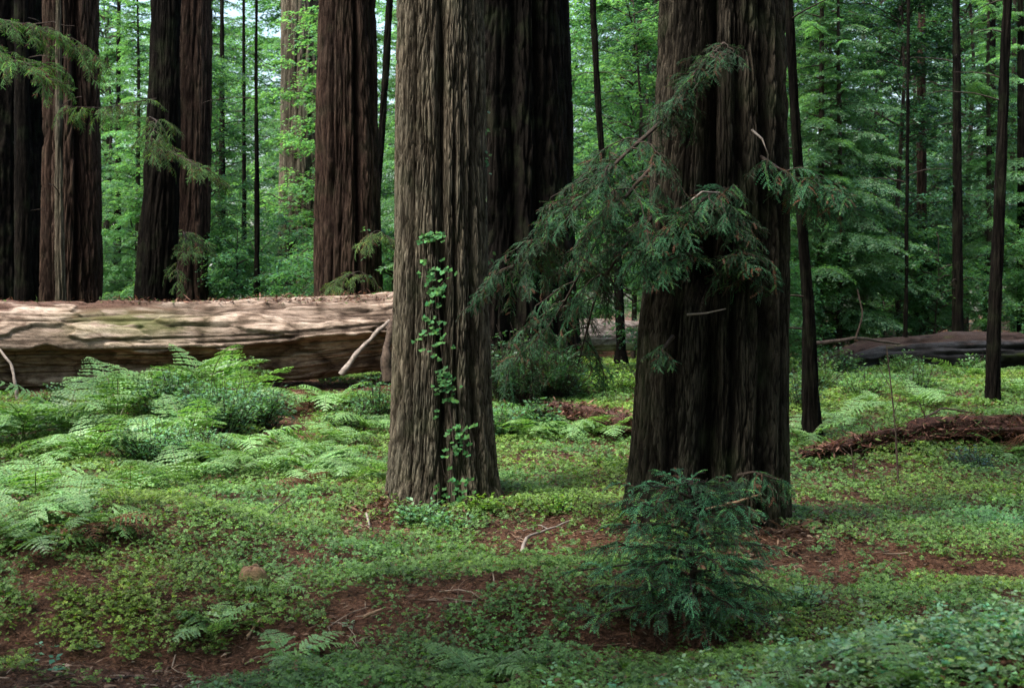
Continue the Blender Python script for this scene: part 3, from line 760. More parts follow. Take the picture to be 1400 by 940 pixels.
bough('sprout', B, bB, .1, [at(1010, 650, 12.3), at(1030, 645, 12.1), at(1062, 655, 12.1)], 5, .6, 15, spread=.16)
# curled dead twigs left on the trunk of the fluted redwood
for pts in ([at(1028, 178, 12.3), at(1042, 190, 12.15), at(1050, 212, 12.1), at(1047, 235, 12.2)], [at(940, 430, 12.3), at(965, 428, 12.15), at(992, 422, 12.3)], [at(1000, 265, 12.3), at(960, 262, 12.1), at(930, 285, 12.0)]):
    Geo().tube(np.array(pts), np.linspace(.012, .005, len(pts)), 6).build('dead_twig', M['pale'], B, bB)

# drooping sprays of the left tree group and the wispy twigs before the leaning trunk
def wisp(label, p0, b, pts, n, sc, seed, col, spread=.5, name='bough', parent=None):
    return bough(name, parent, b, .1, pts, n, sc, seed, col, .015, spread, -.05)
WL = (.085, .225, .06)
wisp('', None, bH, [at(-40, 60, 24), at(0, 75, 23.5), at(40, 92, 23.2), at(75, 112, 23)], 16, .65, 31, WL, .8, parent=Ht)
wisp('', None, bH, [at(-40, 20, 24), at(20, 30, 23.8), at(70, 45, 23.8), at(125, 75, 24)], 18, .65, 32, WL, .8, parent=Ht)
wisp('', None, bE, [at(215, 135, 28.8), at(180, 140, 27), at(140, 148, 26), at(85, 145, 25.5)], 12, .75, 33, (.085, .2, .06), .45, parent=E)
wisp('', None, bE, [at(215, 190, 28.5), at(225, 205, 27), at(260, 220, 26), at(290, 245, 25.8)], 16, .75, 34, (.085, .2, .06), .5, parent=E)
wisp('', None, bE, [at(205, 160, 28.5), at(215, 165, 27), at(205, 190, 26.4), at(215, 215, 26.2)], 12, .75, 35, (.085, .2, .06), .45, parent=E)
wisp('', None, bF, [at(262, 330, 33), at(250, 315, 30), at(255, 330, 29), at(240, 370, 28.6)], 14, .8, 36, (.085, .2, .06), .6, parent=Ft)
wisp('', None, bD, [at(505, 380, 27), at(490, 370, 25.8), at(470, 380, 25.5), at(455, 390, 25.4)], 8, .8, 37, (.10, .19, .06), .4, parent=Dt)
wisp('', None, bD, [at(518, 330, 27.6), at(526, 320, 26.8), at(515, 315, 26.3), at(505, 320, 26)], 6, .8, 38, (.10, .19, .06), .4, parent=Dt)

# ------------------------------------------------------------------ vine on the grey trunk
vine = [(614, 695), (616, 650), (620, 605), (614, 555), (606, 505), (602, 470), (600, 440), (598, 400), (594, 365), (588, 335), (590, 318)]
bV = bA.copy(); vr = empty('climbing_vine', bV + [0, -.6, 0], 'leafy green vine climbing the groove of the grey trunk', 'vine')
r = np.random.default_rng(91)
def onA(u, v, off=.0):
    z = CZ - (v - HV) / F * 13.4; cx = (np.interp(v, [0, 300, 450, 560, 640, 700], [602, 603, 603.5, 604, 605.5, 608]) - 700) / F * 14
    R = np.interp(v, [0, 300, 450, 560, 640, 700], [59, 63, 65.5, 69, 74.5, 82]) / F * 14
    xx = (u - 700) / F * 13.42; dx = np.clip((xx - cx) / R, -.95, .95)
    return np.array([xx, 14 - R * math.sqrt(1 - dx * dx) - off, z])
g = Geo().tube([onA(u, v, .01) for u, v in vine], np.linspace(.010, .004, len(vine)), 6)
g.build('vine_stem', M['twig'], vr, bV + [0, -.6, 0])
for v0, du, dv in ((600, 14, -40), (540, -16, -45), (470, 13, -38), (430, -17, -30), (395, 15, -34), (660, -12, -30)):
    u0 = np.interp(v0, [p[1] for p in vine][::-1], [p[0] for p in vine][::-1])
    Geo().tube([onA(u0, v0, .01), onA(u0 + du * .7, v0 + dv * .4, .02), onA(u0 + du, v0 + dv, .03)], [.005, .004, .002], 5).build('side_shoot', M['twig'], vr, bV + [0, -.6, 0])
S = []
vv = np.array([p[1] for p in vine])[::-1]; uu = np.array([p[0] for p in vine])[::-1]
for k in range(340):
    v = 318 + 375 * r.random() ** (1.25)
    if math.sin(v * .085 + .5) < -.35 and r.random() < .85: continue
    u = np.interp(v, vv, uu) + r.normal() * (5 + 9 * abs(math.sin(v * .031))) + (6 if v > 560 else -2)
    p = onA(u, v, .02 + .06 * r.random())
    a = r.random() * 2 * PI; nn = unit(np.array([.2 * r.normal(), -1, .45 + .35 * r.normal()]))
    e1 = unit(np.cross(nn, [0, 0, 1.])); e2 = np.cross(nn, e1)
    for j in range(3):
        aa = -PI / 2 + (j - 1) * 1.05 + .35 * r.normal() * 0 + a * .15
        d = e1 * math.cos(aa) + e2 * math.sin(aa) * (-1 if e2[2] < 0 and False else 1)
        l = .018 + .032 * r.random()
        S.append((p[None], d[None], nn[None], np.array([l]), np.array([l * .75])))
L = cat(S)
Geo().leaves(L, vary((.055, .155, .045), len(L[0]), r, .35, .12), fold=-.1).build('vine_leaves', M['vine'], vr, bV + [0, -.6, 0])
# a few leaves high on the edge of the black trunk
S = []
for u, v in ((661, 150), (663, 178), (668, 215), (664, 230), (667, 236), (655, 315), (668, 340), (672, 352)):
    for j in range(4):
        p = at(u + r.normal() * 4, v + r.normal() * 4, 13.95); nn = unit(np.array([.3, -1, .5]) + r.normal(size=3) * .3); d = unit(np.cross(nn, r.normal(size=3)))
        S.append((p[None], d[None], nn[None], np.array([.05]), np.array([.035])))
L = cat(S); bq = onA(668, 360, 0)
o = Geo().leaves(L, vary((.085, .175, .06), len(L[0]), r), fold=-.1).tube([at(664, 380, 14.0), at(665, 300, 14.0), at(664, 220, 14.0), at(661, 145, 14.0)], .004, 4).build('climbing_vine', M['shrub'], None, bq); o.location = bq
tag(o, 'sparse vine sprigs on the right edge of the grey trunk', 'vine')

# ------------------------------------------------------------------ ferns
def frond(L, seed, pairs=24, width=.36, arch=.55, lacy=6):
    r = np.random.default_rng(seed); t = np.linspace(0, 1, 40)
    ang = 1.22 - arch * 2.9 * t
    dx = np.cos(ang); dz = np.sin(ang)
    px = np.concatenate([[0], np.cumsum((dx[1:] + dx[:-1]) / 2)]) / 39 * L; pz = np.concatenate([[0], np.cumsum((dz[1:] + dz[:-1]) / 2)]) / 39 * L
    line = np.stack([px, np.zeros(40) + .03 * L * np.sin(t * 2 + seed), pz], 1)
    S = []; stems = []
    for i in range(pairs):
        f_ = .16 + .84 * (i + .5) / pairs; k = min(38, int(f_ * 39)); p = line[k]; dv = unit(line[k + 1] - line[k])
        ln = L * width * (math.sin(min(1, (f_ - .10) / .35) * PI / 2) if f_ < .45 else (1 - (f_ - .45) / .55) ** .85) + .01
        ln *= .78 + .34 * r.random()
        nrm = np.array([-dv[2], 0, dv[0]])
        for s_ in (1, -1):
            d = unit(dv * (.42 + .16 * r.normal()) + np.array([0, s_ * 1., 0]) + nrm * (.06 - .12 * r.random()))
            q = np.linspace(.04, .96, lacy)[:, None]
            pp = p + d * ln * q - np.array([0, 0, 1.]) * ln * .22 * q * q
            side = unit(np.cross(nrm, d))
            pw = L * .030 * (1 - q[:, 0] * .75) * (.5 + ln / (L * width) * .5) + .004
            for w0, q0, q1 in ((.052, 0., .62), (.036, .38, 1.)):
                e0 = p + d * ln * q0 - np.array([0, 0, 1.]) * ln * .22 * q0 * q0; e1 = p + d * ln * q1 - np.array([0, 0, 1.]) * ln * .22 * q1 * q1
                S.append((e0[None], unit(e1 - e0)[None], unit(nrm + r.normal(size=3) * .15)[None], np.array([np.linalg.norm(e1 - e0)]), np.array([L * w0 * (.6 + .4 * ln / (L * width))])))
            for s2 in (1, -1):
                dd = unit(d * .6 + side * s2)
                S.append((pp, np.repeat(dd[None], lacy, 0), np.repeat(nrm[None], lacy, 0) + r.normal(size=(lacy, 3)) * .12, pw, np.full(lacy, ln / lacy * .7)))
            stems.append(np.stack([p, p + d * ln * .5 - [0, 0, ln * .05], p + d * ln - [0, 0, ln * .22]]))
    return cat(S), line, stems
FCOL = (.195, .35, .125)
fm, dm = [], []
tmp = []
for k in range(5):
    L, line, stems = frond(1.0, k, 13 + k, .30 + .025 * k, .40 + .08 * k)
    g = Geo(); r = np.random.default_rng(k); g.leaves(L, vary(FCOL, len(L[0]), r, .14, .05), fold=.08)
    g.tube(line, np.linspace(.007, .002, 40), 5, (.12, .15, .05))
    for s_ in stems: g.tube(s_, [.0025, .002, .001], 3, (.12, .17, .05), cap=False)
    o = g.build('frond', M['fern']); fm.append(o.data); tmp.append(o)
    g = Geo(); L2 = (L[0], L[1], L[2], L[3] * .7, L[4] * .6); g.leaves(L2, vary((.12, .066, .038), len(L[0]), r, .3, .12), fold=.4)
    g.tube(line, np.linspace(.007, .002, 40), 5, (.13, .07, .04))
    o = g.build('dry_frond', M['dead']); dm.append(o.data); tmp.append(o)
for o in tmp: bpy.data.objects.remove(o)

def fern(u, v, size, n, label, dry=2, seed=0, lean=None, low=.0, nm='fern'):
    b = G(u, v); r = np.random.default_rng(seed * 31 + int(u) + int(v) * 3)
    root = empty(nm, b - [0, 0, .03], label, 'fern', 'ferns on the forest floor')
    a0 = r.random() * 6
    for k in range(n):
        o = bpy.data.objects.new('frond', fm[r.integers(5)]); COL.objects.link(o); o.parent = root
        a = a0 + k * 2 * PI / n + r.normal() * .25
        if lean is not None and r.random() < .6: a = lean + r.normal() * .5
        s_ = size * (.85 + .42 * r.random())
        o.rotation_euler = (r.normal() * .15, -.22 + .42 * r.random() + low, a); o.scale = (s_, s_, s_)
    for k in range(dry):
        o = bpy.data.objects.new('dry_frond', dm[r.integers(5)]); COL.objects.link(o); o.parent = root
        s_ = size * (.5 + .3 * r.random()); o.scale = (s_, s_, s_)
        o.rotation_euler = (r.normal() * .3, .45 + .35 * r.random(), r.random() * 6)
    return root
FERNS = [
 (285, 552, 1.4, 9, 'tall bright fern highest up against the big log, middle of the fern bank'),
 (225, 560, 1.3, 8, 'bright fern left of the tallest one before the log'),
 (160, 575, 1.25, 9, 'arching fern before the dark underside of the log'),
 (95, 600, 1.1, 9, 'broad fern with flat fronds in the left fern bank below the log'),
 (30, 605, 1.2, 9, 'broad pale fern at the left edge below the log'),
 (-30, 620, 1.1, 8, 'pale fern partly cut by the left edge below the log'),
 (120, 635, 1.05, 8, 'bright flat-fronded fern in the centre of the left fern bank'),
 (45, 690, .85, 8, 'blue-green tall fern at the left edge by the small bare patch'),
 (180, 680, .75, 7, 'pale low fern below the left fern bank'),
 (250, 665, .75, 7, 'yellow-green fern right of the pale low fern on the slope'),
 (110, 705, .6, 6, 'low fern above the rusty dead clump on the left slope'),
 (20, 735, .5, 6, 'low bright fern at the left edge above the sorrel'),
 (310, 640, .75, 7, 'low fern beside the dark fallen stick'),
 (260, 605, .9, 8, 'fern sunk among leafy shrubs of the fern bank'),
 (330, 565, 1.2, 8, 'fern at the right shoulder of the leafy shrubs'),
 (200, 625, .9, 8, 'fern with wide fronds between the two leafy clumps'),
 (370, 650, .7, 7, 'small flat fern right of the dark fallen stick'),
 (430, 655, .75, 7, 'low fern over rusty dead fronds, left of the grey trunk'),
 (480, 660, .65, 6, 'little fern nearest the foot of the grey trunk on its left'),
 (420, 625, .7, 7, 'flat pale fern on the slope halfway to the grey trunk'),
 (350, 615, .75, 7, 'pale flat fern below the leafy shrubs'),
 (455, 560, .95, 9, 'rounded fern with rusty skirt under the leaning broken limb'),
 (500, 590, .7, 7, 'low fern close behind the left side of the grey trunk'),
 (470, 610, .65, 7, 'spreading low fern below the rounded rusty-skirted fern'),
 (140, 722, .5, 6, 'yellow-green low fern beside the rusty dead clump'),
 (60, 752, .5, 6, 'lowest fern of the left slope, near the sorrel'),
 (298, 872, .42, 7, 'small bright fern in the hollow at lower left'),
 (378, 815, .28, 5, 'tiny fern beside the mossy stump'),
 (395, 912, .45, 6, 'small dark fern on the trail edge at lower middle'),
 (655, 938, .46, 6, 'small fern at the bottom edge, middle of the photo'),
 (1262, 950, .40, 5, 'pale fern at the bottom edge on the right leafy bank'),
 (1085, 955, .30, 5, 'little fern at the bottom edge below the young redwood'),
 (785, 592, .75, 7, 'arching fern on the ground right of the grey trunk'),
 (835, 598, .7, 6, 'fern beside the litter-covered log between the big redwoods'),
 (720, 600, .7, 7, 'fern close to the right flank of the grey trunk'),
 (1105, 605, .65, 7, 'dark fern at the foot of the mottled leaning stem'),
 (1150, 580, .6, 6, 'low fern on bright ground right of the mottled stem'),
 (1265, 560, .85, 7, 'bright fern in the middle of the sunlit ground at right'),
 (1318, 520, .75, 4, 'single-sided pale fern frond rising before the charred log'),
 (1395, 540, .7, 6, 'fern at the right edge of the sunlit ground'),
 (1372, 625, .5, 6, 'blue-green fern growing on the rotten log at right'),
 (1200, 560, .6, 6, 'small fern left of the bright fern on the sunlit ground'),
]
for k, (u, v, s_, n, lab) in enumerate(FERNS):
    sm = v > 790
    fern(u, v, s_, n, lab, dry=1 if sm else 3, seed=k, low=.15 if s_ < .8 and not sm else 0)
for k, (u, v, lab) in enumerate([(125, 735, 'rusty dead fern clump on the left slope'), (435, 670, 'rust-brown dead fern beside the low fern left of the grey trunk'), (150, 600, 'dead brown fern tuft in the left fern bank'), (440, 555, 'dead brown fern tuft below the leaning broken limb'), (1385, 610, 'dead rusty fern behind the rotten log at the right edge')]):
    root = empty('dead_fern', G(u, v), lab, 'fern', 'dead ferns'); r = np.random.default_rng(k)
    for j in range(8):
        o = bpy.data.objects.new('dry_frond', dm[r.integers(5)]); COL.objects.link(o); o.parent = root
        s_ = .45 + .25 * r.random(); o.scale = (s_, s_, s_); o.rotation_euler = (r.normal() * .3, .1 + .5 * r.random(), r.random() * 6.3)

# ------------------------------------------------------------------ leafy shrubs
def shrub_mesh(seed, h, w, n, ls, col, mat, dv=.22):
    r = np.random.default_rng(seed); g = Geo(); S = []; gw = Geo()
    for k in range(n):
        a = r.random() * 2 * PI; rr = w * math.sqrt(r.random()); top = h * (.55 + .5 * r.random()) * (1 - .35 * (rr / w) ** 2)
        line = branch_line([rr * .25 * math.cos(a), rr * .25 * math.sin(a), -.05], [rr * .75 * math.cos(a) / top, rr * .75 * math.sin(a) / top, 1.05], top, .05, 8, r, .02)
        gw.tube(line, np.linspace(.006, .002, 8), 4)
        m = int(14 + 8 * r.random())
        f_ = .25 + .75 * r.random(m) ** .7; i = np.clip((f_ * 7).astype(int), 0, 7); p = line[i]
        aa = r.random(m) * 2 * PI; d = unit(np.stack([np.cos(aa), np.sin(aa), .1 + .3 * r.normal(size=m)], 1))
        p = p + d * (.02 + .05 * r.random((m, 1)))
        nn = unit(np.stack([.35 * r.normal(size=m), .35 * r.normal(size=m), np.ones(m)], 1))
        l = ls * (.6 + .6 * r.random(m)); S.append((p, d, nn, l, l * .62))
    L = cat(S); g.leaves(L, vary(col, len(L[0]), r, dv, .10), fold=.12)
    return g, gw
def shrub(b, label, seed, h, w, n, ls, col, mat, group='leafy shrubs'):
    g, gw = shrub_mesh(seed, h, w, n, ls, col, mat)
    root = empty('leafy_shrub', b, label, 'shrub', group)
    g.build('foliage', M[mat], root); gw.build('stems', M['twig'], root)
    return root
TL = (.12, .25, .115)
SH = [(240, 580, .95, .65, 110, .075, TL, 'blue-green leafy shrub in the heart of the fern bank'),
      (300, 597, .95, .7, 120, .075, TL, 'pale blue-green leafy shrub below the tallest fern'),
      (350, 588, .85, .6, 90, .075, TL, 'leafy shrub at the right end of the fern bank by the bare path'),
      (340, 545, .85, .3, 24, .07, (.11, .2, .06), 'upright leafy sprig against the shadowed underside of the log'),
      (75, 565, .55, .28, 22, .07, TL, 'leafy sprig against the log at far left'),
      (210, 635, .7, .6, 80, .055, TL, 'low leafy shrub under the wide-fronded fern'),
      (270, 635, .6, .6, 80, .05, TL, 'low leafy shrub above the dark fallen stick'),
      (515, 575, .8, .45, 60, .06, (.06, .14, .06), 'green leafy shrub tucked behind the left side of the grey trunk'),
      (480, 590, .5, .4, 40, .055, (.075, .15, .06), 'low leafy shrub left of the shrub behind the grey trunk'),
      (575, 715, .28, .30, 40, .05, TL, 'blue-green leafy sprig at the front foot of the grey trunk'),
      (610, 722, .22, .25, 26, .05, TL, 'smaller blue-green sprig below the groove of the grey trunk'),
      (655, 700, .26, .16, 16, .06, (.16, .28, .05), 'yellow-green sprig at the right foot of the grey trunk'),
      (690, 600, .6, .4, 50, .07, (.10, .21, .085), 'bright leafy shrub right of the grey trunk'),
      (735, 590, .55, .4, 46, .07, (.09, .2, .08), 'bright leafy shrub between grey trunk and litter-covered log'),
      (700, 505, 1.1, .7, 90, .07, (.07, .14, .055), 'tall leafy shrub standing behind the right flank of the grey trunk'),
      (760, 700, .25, .3, 24, .05, (.13, .24, .05), 'yellow-green ground sprig between the big redwoods'),
      (835, 640, .3, .3, 26, .05, (.11, .22, .06), 'leafy sprig left of the fluted redwood foot'),
      (1095, 560, .8, .4, 50, .06, (.06, .14, .06), 'dark leafy shrub around the mottled leaning stem'),
      (1180, 545, .6, .5, 50, .06, (.10, .2, .06), 'leafy shrub on the bright ground before the dead bough'),
      (1255, 540, .7, .4, 40, .06, (.09, .18, .06), 'leafy shrub behind the bright fern at right'),
      (1330, 640, .35, .35, 34, .05, (.03, .075, .05), 'dark blue-green little shrub on the rotten log'),
      (930, 815, .25, .25, 22, .045, TL, 'small leafy sprig at the left foot of the young redwood'),
      (1095, 830, .25, .22, 20, .05, TL, 'small leafy sprig right of the young redwood'),
      (1115, 530, .7, .5, 50, .06, (.10, .19, .06), 'leafy shrub behind the mottled leaning stem'),
      (840, 535, .6, .6, 60, .06, (.14, .25, .05), 'sunlit yellow-green shrub seen left of the fluted redwood'),
      (703, 552, 1.35, .75, 150, .07, (.045, .10, .045), 'tall dark shrub hiding the foot of the black redwood trunk'),
      (757, 548, 1.1, .7, 130, .07, (.045, .11, .045), 'dark shrub under the drooping bough at the black trunk foot'),
      (1150, 516, .75, .5, 60, .07, (.06, .14, .06), 'dark leafy shrub hiding the left end of the charred log'),
      (1235, 513, .6, .5, 50, .06, (.08, .17, .06), 'leafy shrub close before the middle of the charred log'),
      (1335, 514, .55, .4, 44, .06, (.08, .17, .06), 'leafy shrub before the charred log, right of the straight slim trunk'),
      (785, 540, .55, .5, 50, .06, (.13, .24, .05), 'sunlit yellow-green shrub under the drooping bough')]
for k, (u, v, h, w, n, ls, c, lab) in enumerate(SH): shrub(G(u, v), lab, 500 + k, h, w, n, ls, c, 'shrub')

# ------------------------------------------------------------------ understory trees behind
def bough_leafset(L, seed, step=.03, nl=.078, nw=.027):
    r = np.random.default_rng(seed); S = []
    t = np.linspace(0, 1, 30)[:, None]; line = np.array([1., 0, .15]) * L * t + np.array([0, 0, -1.]) * L * .38 * t * t + np.array([0, 1., 0]) * .08 * L * np.sin(t * 3 + seed)
    n = int(L / .085)
    for i in range(n):
        f_ = .12 + .88 * i / n; k = min(28, int(f_ * 29)); p = line[k]; dv = unit(line[k + 1] - line[k]); y0 = math.atan2(dv[1], dv[0])
        for s_ in (1, -1):
            ln = L * .30 * (1.05 - f_) ** .7 * (.6 + .7 * r.random()); a = y0 + s_ * (.95 + .2 * r.normal())
            m = max(3, int(ln / step)); q = np.linspace(.05, 1, m)[:, None]
            d = np.array([math.cos(a), math.sin(a), dv[2] * .5 + .12 * r.normal()])
            pts = p + d * ln * q + np.array([0, 0, -1.]) * ln * .4 * q * q
            dd = unit(np.gradient(pts, axis=0)); sd = unit(np.cross([0, 0, 1.], dd)); nr = np.cross(dd, sd)
            for s2 in (1, -1):
                nd = unit(dd * .7 + sd * s2 * .75 + .2 * r.normal(size=(m, 3)))
                S.append((pts + .01 * r.normal(size=(m, 3)), nd, unit(nr + .35 * r.normal(size=(m, 3))), nl * (.7 + .6 * r.random(m)), nw * (.8 + .5 * r.random(m))))
    return cat(S), line
BL = [bough_leafset(1.0 + .5 * k, 70 + k) for k in range(4)]

def conifer(seed, H, W, nb, col, lowest=.06, mat='needle'):
    r = np.random.default_rng(seed); g = Geo(); t = Geo()
    t.tube([[0, 0, -.3], [.05, 0, H * .35], [0, .06, H * .7], [0, 0, H]], [.007 * H, .006 * H, .004 * H, .01], 10)
    a = 0
    for k in range(nb):
        f_ = lowest + (1 - lowest) * ((k + r.random()) / nb); a += 2.4 + .4 * r.normal()
        ln = W * (1 - f_ * .8) * (.55 + .6 * r.random()) * min(1, .65 + f_ * 2)
        j = int(np.clip(round((ln - 1.0) / .5), 0, 3)); L, line = BL[j]; s_ = ln / (1.0 + .5 * j)
        R = rotm(a, .10 + .25 * r.normal() * .5, .15 * r.normal()); p = np.array([0, 0, f_ * H])
        Q = xf(L, R, p, s_); Q = (Q[0], Q[1], Q[2], L[3], L[4])
        cc = np.array(col) * (1 + .18 * r.normal())
        g.leaves(Q, vary(cc, len(Q[0]), r, .18, .07), fold=.1)
        t.tube(line[::5] @ R.T * s_ + p, np.linspace(.02, .004, 6), 4, cap=False)
    return g, t

def broadleaf(seed, H, W, nl, col, lowest=.12, ls=.105, mat='maple'):
    r = np.random.default_rng(seed); g = Geo(); t = Geo(); S = []
    t.tube([[0, 0, -.3], [.1 * r.normal(), .1, H * .3], [.15 * r.normal(), 0, H * .65], [0, 0, H * .95]], [.007 * H, .006 * H, .004 * H, .01], 10)
    for k in range(nl):
        f_ = lowest + (1 - lowest) * r.random() ** .9; a = r.random() * 2 * PI
        ln = W * (.45 + .65 * r.random()) * (1 - .55 * f_ ** 2)
        line = branch_line([0, 0, f_ * H * .95], [math.cos(a), math.sin(a), .45 + .35 * r.random()], ln, .38, 12, r, .06)
        t.tube(line, np.linspace(.022, .005, 12), 4, cap=False)
        for m in range(22):
            q = .2 + .8 * r.random(); i = min(11, int(q * 11)); yw = a + r.normal() * 1.0; tl = .30 + .45 * r.random()
            nn_ = int(15 + 8 * r.random()); w = np.linspace(.1, 1, nn_)[:, None]
            dt = np.array([math.cos(yw), math.sin(yw), .12 + .25 * r.normal()])
            pts = line[i] + dt * tl * w - np.array([0, 0, 1.]) * .35 * tl * w * w
            al = yw + np.where(np.arange(nn_) % 2, 1, -1) * (.8 + .4 * r.normal(size=nn_))
            d = unit(np.stack([np.cos(al), np.sin(al), -.25 + .25 * r.normal(size=nn_)], 1))
            nv = unit(np.stack([.3 * r.normal(size=nn_), .3 * r.normal(size=nn_), np.ones(nn_)], 1))
            l = ls * (.6 + .7 * r.random(nn_)); S.append((pts + .02 * r.normal(size=(nn_, 3)), d, nv, l, l * .5))
    L = cat(S); cl = np.array(col)
    g.leaves(L, vary(cl, len(L[0]), r, .25, .10), fold=.12)
    return g, t

BRIGHT = (.118, .245, .118); MID = (.085, .20, .10); LAUREL = (.052, .13, .068)
PROTO = {}
def proto(key, gt, mat):
    g, t = gt
    o1 = g.build('crown', M[mat]); o2 = t.build('trunk', M['twig']); PROTO[key] = (o1.data, o2.data)
    bpy.data.objects.remove(o1); bpy.data.objects.remove(o2)
for k in range(3): proto(('con', k), conifer(700 + k, 11 + k, 2.7 + .3 * k, 104, BRIGHT), 'needle')
for k in range(3): proto(('brd', k), broadleaf(720 + k, 9.5 + k, 3.0 + .3 * k, 76, MID if k else BRIGHT), 'maple')
for k in range(3): proto(('lau', k), broadleaf(740 + k, 11 + k, 3.0 + .3 * k, 78, LAUREL, ls=.115), 'laurel')
for k in range(2): proto(('bush', k), broadleaf(760 + k, 2.6 + .6 * k, 1.5, 22, MID, .05, .08), 'maple')
proto(('tall', 0), conifer(780, 24, 4.6, 230, MID, .30), 'needle')
NMAP = {'tall': ('tall_conifer', 'tree'), 'con': ('young_conifer', 'tree'), 'brd': ('broadleaf_tree', 'tree'), 'lau': ('laurel_tree', 'tree'), 'bush': ('understory_bush', 'bush')}
ADJ = {'tall': 'tall dark conifer with high crown', 'con': 'layered light-green young conifer', 'brd': 'airy bright-leaved young tree', 'lau': 'dark glossy-leaved laurel tree', 'bush': 'low leafy bush'}
ZONES = [(-200, 'beyond the left edge trunks'), (30, 'behind the reddish furrowed trunk'), (140, 'between reddish trunk and black leaning trunk'), (245, 'right behind the brown trunk pair'), (310, 'at the slender upright stems'), (395, 'left of the straight redwood behind the log'), (460, 'behind the straight redwood at the log end'), (525, 'in the bright gap beside the grey trunk'),
         (660, 'behind the black redwood trunk'), (780, 'between black and fluted redwoods'), (890, 'behind the fluted redwood'), (1080, 'right of the fluted redwood by the mottled stem'), (1180, 'above the left end of the charred log'), (1270, 'behind the straight slim trunk at right'), (1340, 'behind the tall bare stem at right'), (1400, 'beyond the right edge stem')]
def zone(u):
    z = ZONES[0][1]
    for a, s_ in ZONES:
        if u >= a: z = s_
    return z
def depth_word(y): return 'nearest row' if y < 32 else 'second row' if y < 40 else 'farther row' if y < 52 else 'far row' if y < 70 else 'farthest row'
def plant_tree(key, x, y, s_, rz, group):
    nm, ct = NMAP[key[0]]; u = 700 + x / y * F
    out = y < 26 or abs(u - 700) > 900
    lab = ADJ[key[0]] + ', ' + depth_word(y) + ', ' + zone(u) if not out else None
    if out: group = 'trees outside the view that shade the near ground'
    root = empty(nm, (x, y, float(hgt(x, y)) - .05), lab or ADJ[key[0]] + ' standing outside the left or right of the view', ct, group, rz, s_)
    for nm_, me in zip(('crown', 'trunk'), PROTO[key]):
        o = bpy.data.objects.new(nm_, me); COL.objects.link(o); o.parent = root
    return root
g_, t_ = conifer(790, 17, 4.6, 95, (.06, .12, .045), .0)  # unseen low crowns, added on three redwoods to shade the trunks
o_ = g_.build('crown', M['needle']); shade_crown_me = o_.data; bpy.data.objects.remove(o_)
for k, (rt, b_, z_) in enumerate(((A, bA, 11.5), (B, bB, 10.5), (C, bC, 9.6))):
    o = bpy.data.objects.new('crown', shade_crown_me); COL.objects.link(o); o.parent = rt; o.location = (0, 0, z_ - b_[2]); o.rotation_euler = (0, 0, k * 1.7)
    if k < 2: o.scale = (.6, .6, .8)
r = np.random.default_rng(1234)
big = [(bC, 2.0), (bD, 1.6), (bE, 1.4), (bF, 1.2), (bG, 1.8), (bH, 1.8), (bI, 1.5)]
rows = [(30, 3.0), (33.5, 3.1), (38, 3.4), (44, 3.9), (53, 4.6), (64, 5.8), (70, 6.5), (80, 7.0), (93, 7.5), (108, 8), (125, 9)]
for yy, sp in rows:
    W_ = .36 * yy + 5; n = int(2 * W_ / sp)
    for i in range(n):
        x = -W_ + (i + .5) * sp + r.normal() * sp * .25; y = yy + r.normal() * 1.4
        u = 700 + x / y * F
        if (770 < u < 890 and y < 32.5) or (u > 1150 and y < 32): continue
        if any(np.hypot(x - b[0], y - b[1]) < rr for b, rr in big): continue
        if (500 < u < 566 and y < 80) or (abs(u - 262) < 95 and y < 35.5): continue          # the bright gap
        if u > 880: key = ('lau', int(r.integers(3))) if r.random() < .62 else ('con', int(r.integers(3)))
        elif u > 640: key = ('con', int(r.integers(3))) if r.random() < .5 else ('brd', int(r.integers(3)))
        else: key = ('con', int(r.integers(3))) if r.random() < .5 else ('brd', int(r.integers(3)))
        plant_tree(key, x, y, (.82 + .36 * r.random()) * (.84 + (yy - 30) * .0195) * (.6 if abs(u - 412) < 36 and y < 48 else 1), r.random() * 6.3, 'understory trees behind the logs')
for i in range(64):
    y = 27.5 + 14 * r.random(); x = (r.random() * 2 - 1) * (.36 * y + 1)
    u = 700 + x / y * F
    if (760 < u < 890 and y < 32.5) or (u > 1100 and y < 31.5) or (u < 300 and y < 35.5): continue
    plant_tree(('bush', int(r.integers(2))), x, y, .7 + .5 * r.random(), r.random() * 6.3, 'bushes behind the logs')

# trees standing beside and behind the photographer, whose crowns shade the near ground
for x, y, s_ in ((-4.6, 5.0, .95), (-5.5, .4, 1.0), (-1.5, -3, 1.0), (6.8, -4, 1.0), (6.5, 6, .95), (-10.5, 3, 1.0), (9, 13, .9)):
    t_ = plant_tree(('tall', 0), x, y, s_, r.random() * 6, 'trees outside the view that shade the near ground')

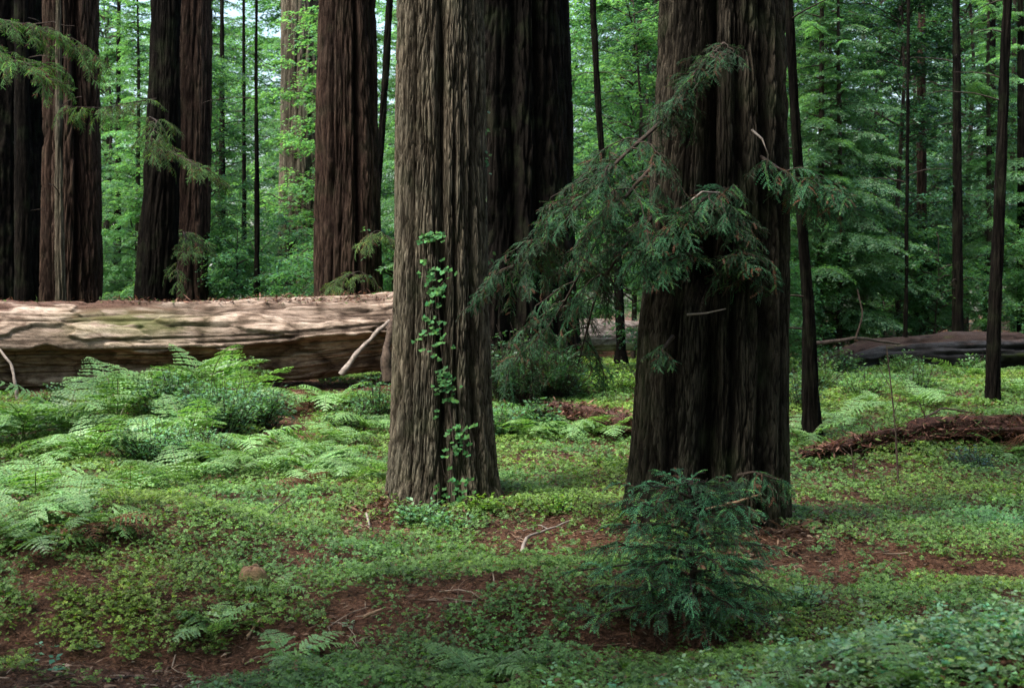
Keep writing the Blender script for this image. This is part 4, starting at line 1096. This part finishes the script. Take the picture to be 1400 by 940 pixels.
# the forest goes on round the clearing, beside and behind the photographer
for k in range(44):
    a = -PI / 2 + (k - 21.5) / 21.5 * 2.35; R_ = 17 + 9 * (k % 3) + 2 * r.normal()
    x, y = R_ * math.cos(a), R_ * math.sin(a) + 4
    if abs(x) < .36 * max(y, 0) + 6 and y > 0: continue
    if y < .01 and y > -.01: y = .1
    plant_tree(('tall', 0) if k % 3 else ('con', int(r.integers(3))), x, y, 1.0 if k % 3 else 1.3, r.random() * 6, 'trees outside the view that shade the near ground')

# ------------------------------------------------------------------ camera, light, sky
cam = bpy.data.cameras.new('camera'); co = bpy.data.objects.new('camera', cam); COL.objects.link(co)
co.location = (0, 0, CZ); co.rotation_euler = (PI / 2, 0, 0)
cam.lens = 50; cam.sensor_width = 36; cam.sensor_fit = 'HORIZONTAL'
cam.shift_y = -(470 - HV) / 1400
cam.clip_end = 2000; cam.clip_start = .1
cam.dof.use_dof = True; cam.dof.focus_distance = 14.5; cam.dof.aperture_fstop = 3.5
SC.camera = co

Sdir = Vector((-.38, -.30, .88)).normalized()
elev = math.asin(Sdir.z); azim = math.atan2(Sdir.x, Sdir.y)
sun = bpy.data.lights.new('sun', 'SUN'); so = bpy.data.objects.new('sun', sun); COL.objects.link(so)
so.rotation_euler = Sdir.to_track_quat('Z', 'Y').to_euler(); so.location = (0, 0, 40)
sun.energy = 1.5; sun.angle = math.radians(14); sun.color = (1, .97, .93)
w = bpy.data.worlds.new('World'); SC.world = w; w.use_nodes = True
nt = w.node_tree; bg = nt.nodes['Background']
sky = nt.nodes.new('ShaderNodeTexSky'); sky.sky_type = 'NISHITA'; sky.sun_disc = False
sky.sun_elevation = elev; sky.sun_rotation = azim; sky.air_density = 1.2; sky.dust_density = 3.5; sky.ozone_density = 1.0
nt.links.new(sky.outputs[0], bg.inputs[0]); bg.inputs[1].default_value = .085

SC.view_settings.view_transform = 'Standard'; SC.view_settings.look = 'None'; SC.view_settings.gamma = 1
SC.view_settings.exposure = 2.4
SC.render.engine = 'CYCLES'
cy = SC.cycles
cy.max_bounces = 6; cy.diffuse_bounces = 4; cy.glossy_bounces = 2; cy.transmission_bounces = 4; cy.transparent_max_bounces = 4
cy.caustics_reflective = False; cy.caustics_refractive = False; cy.sample_clamp_indirect = 6
cy.use_denoising = True; cy.denoising_prefilter = 'NONE'
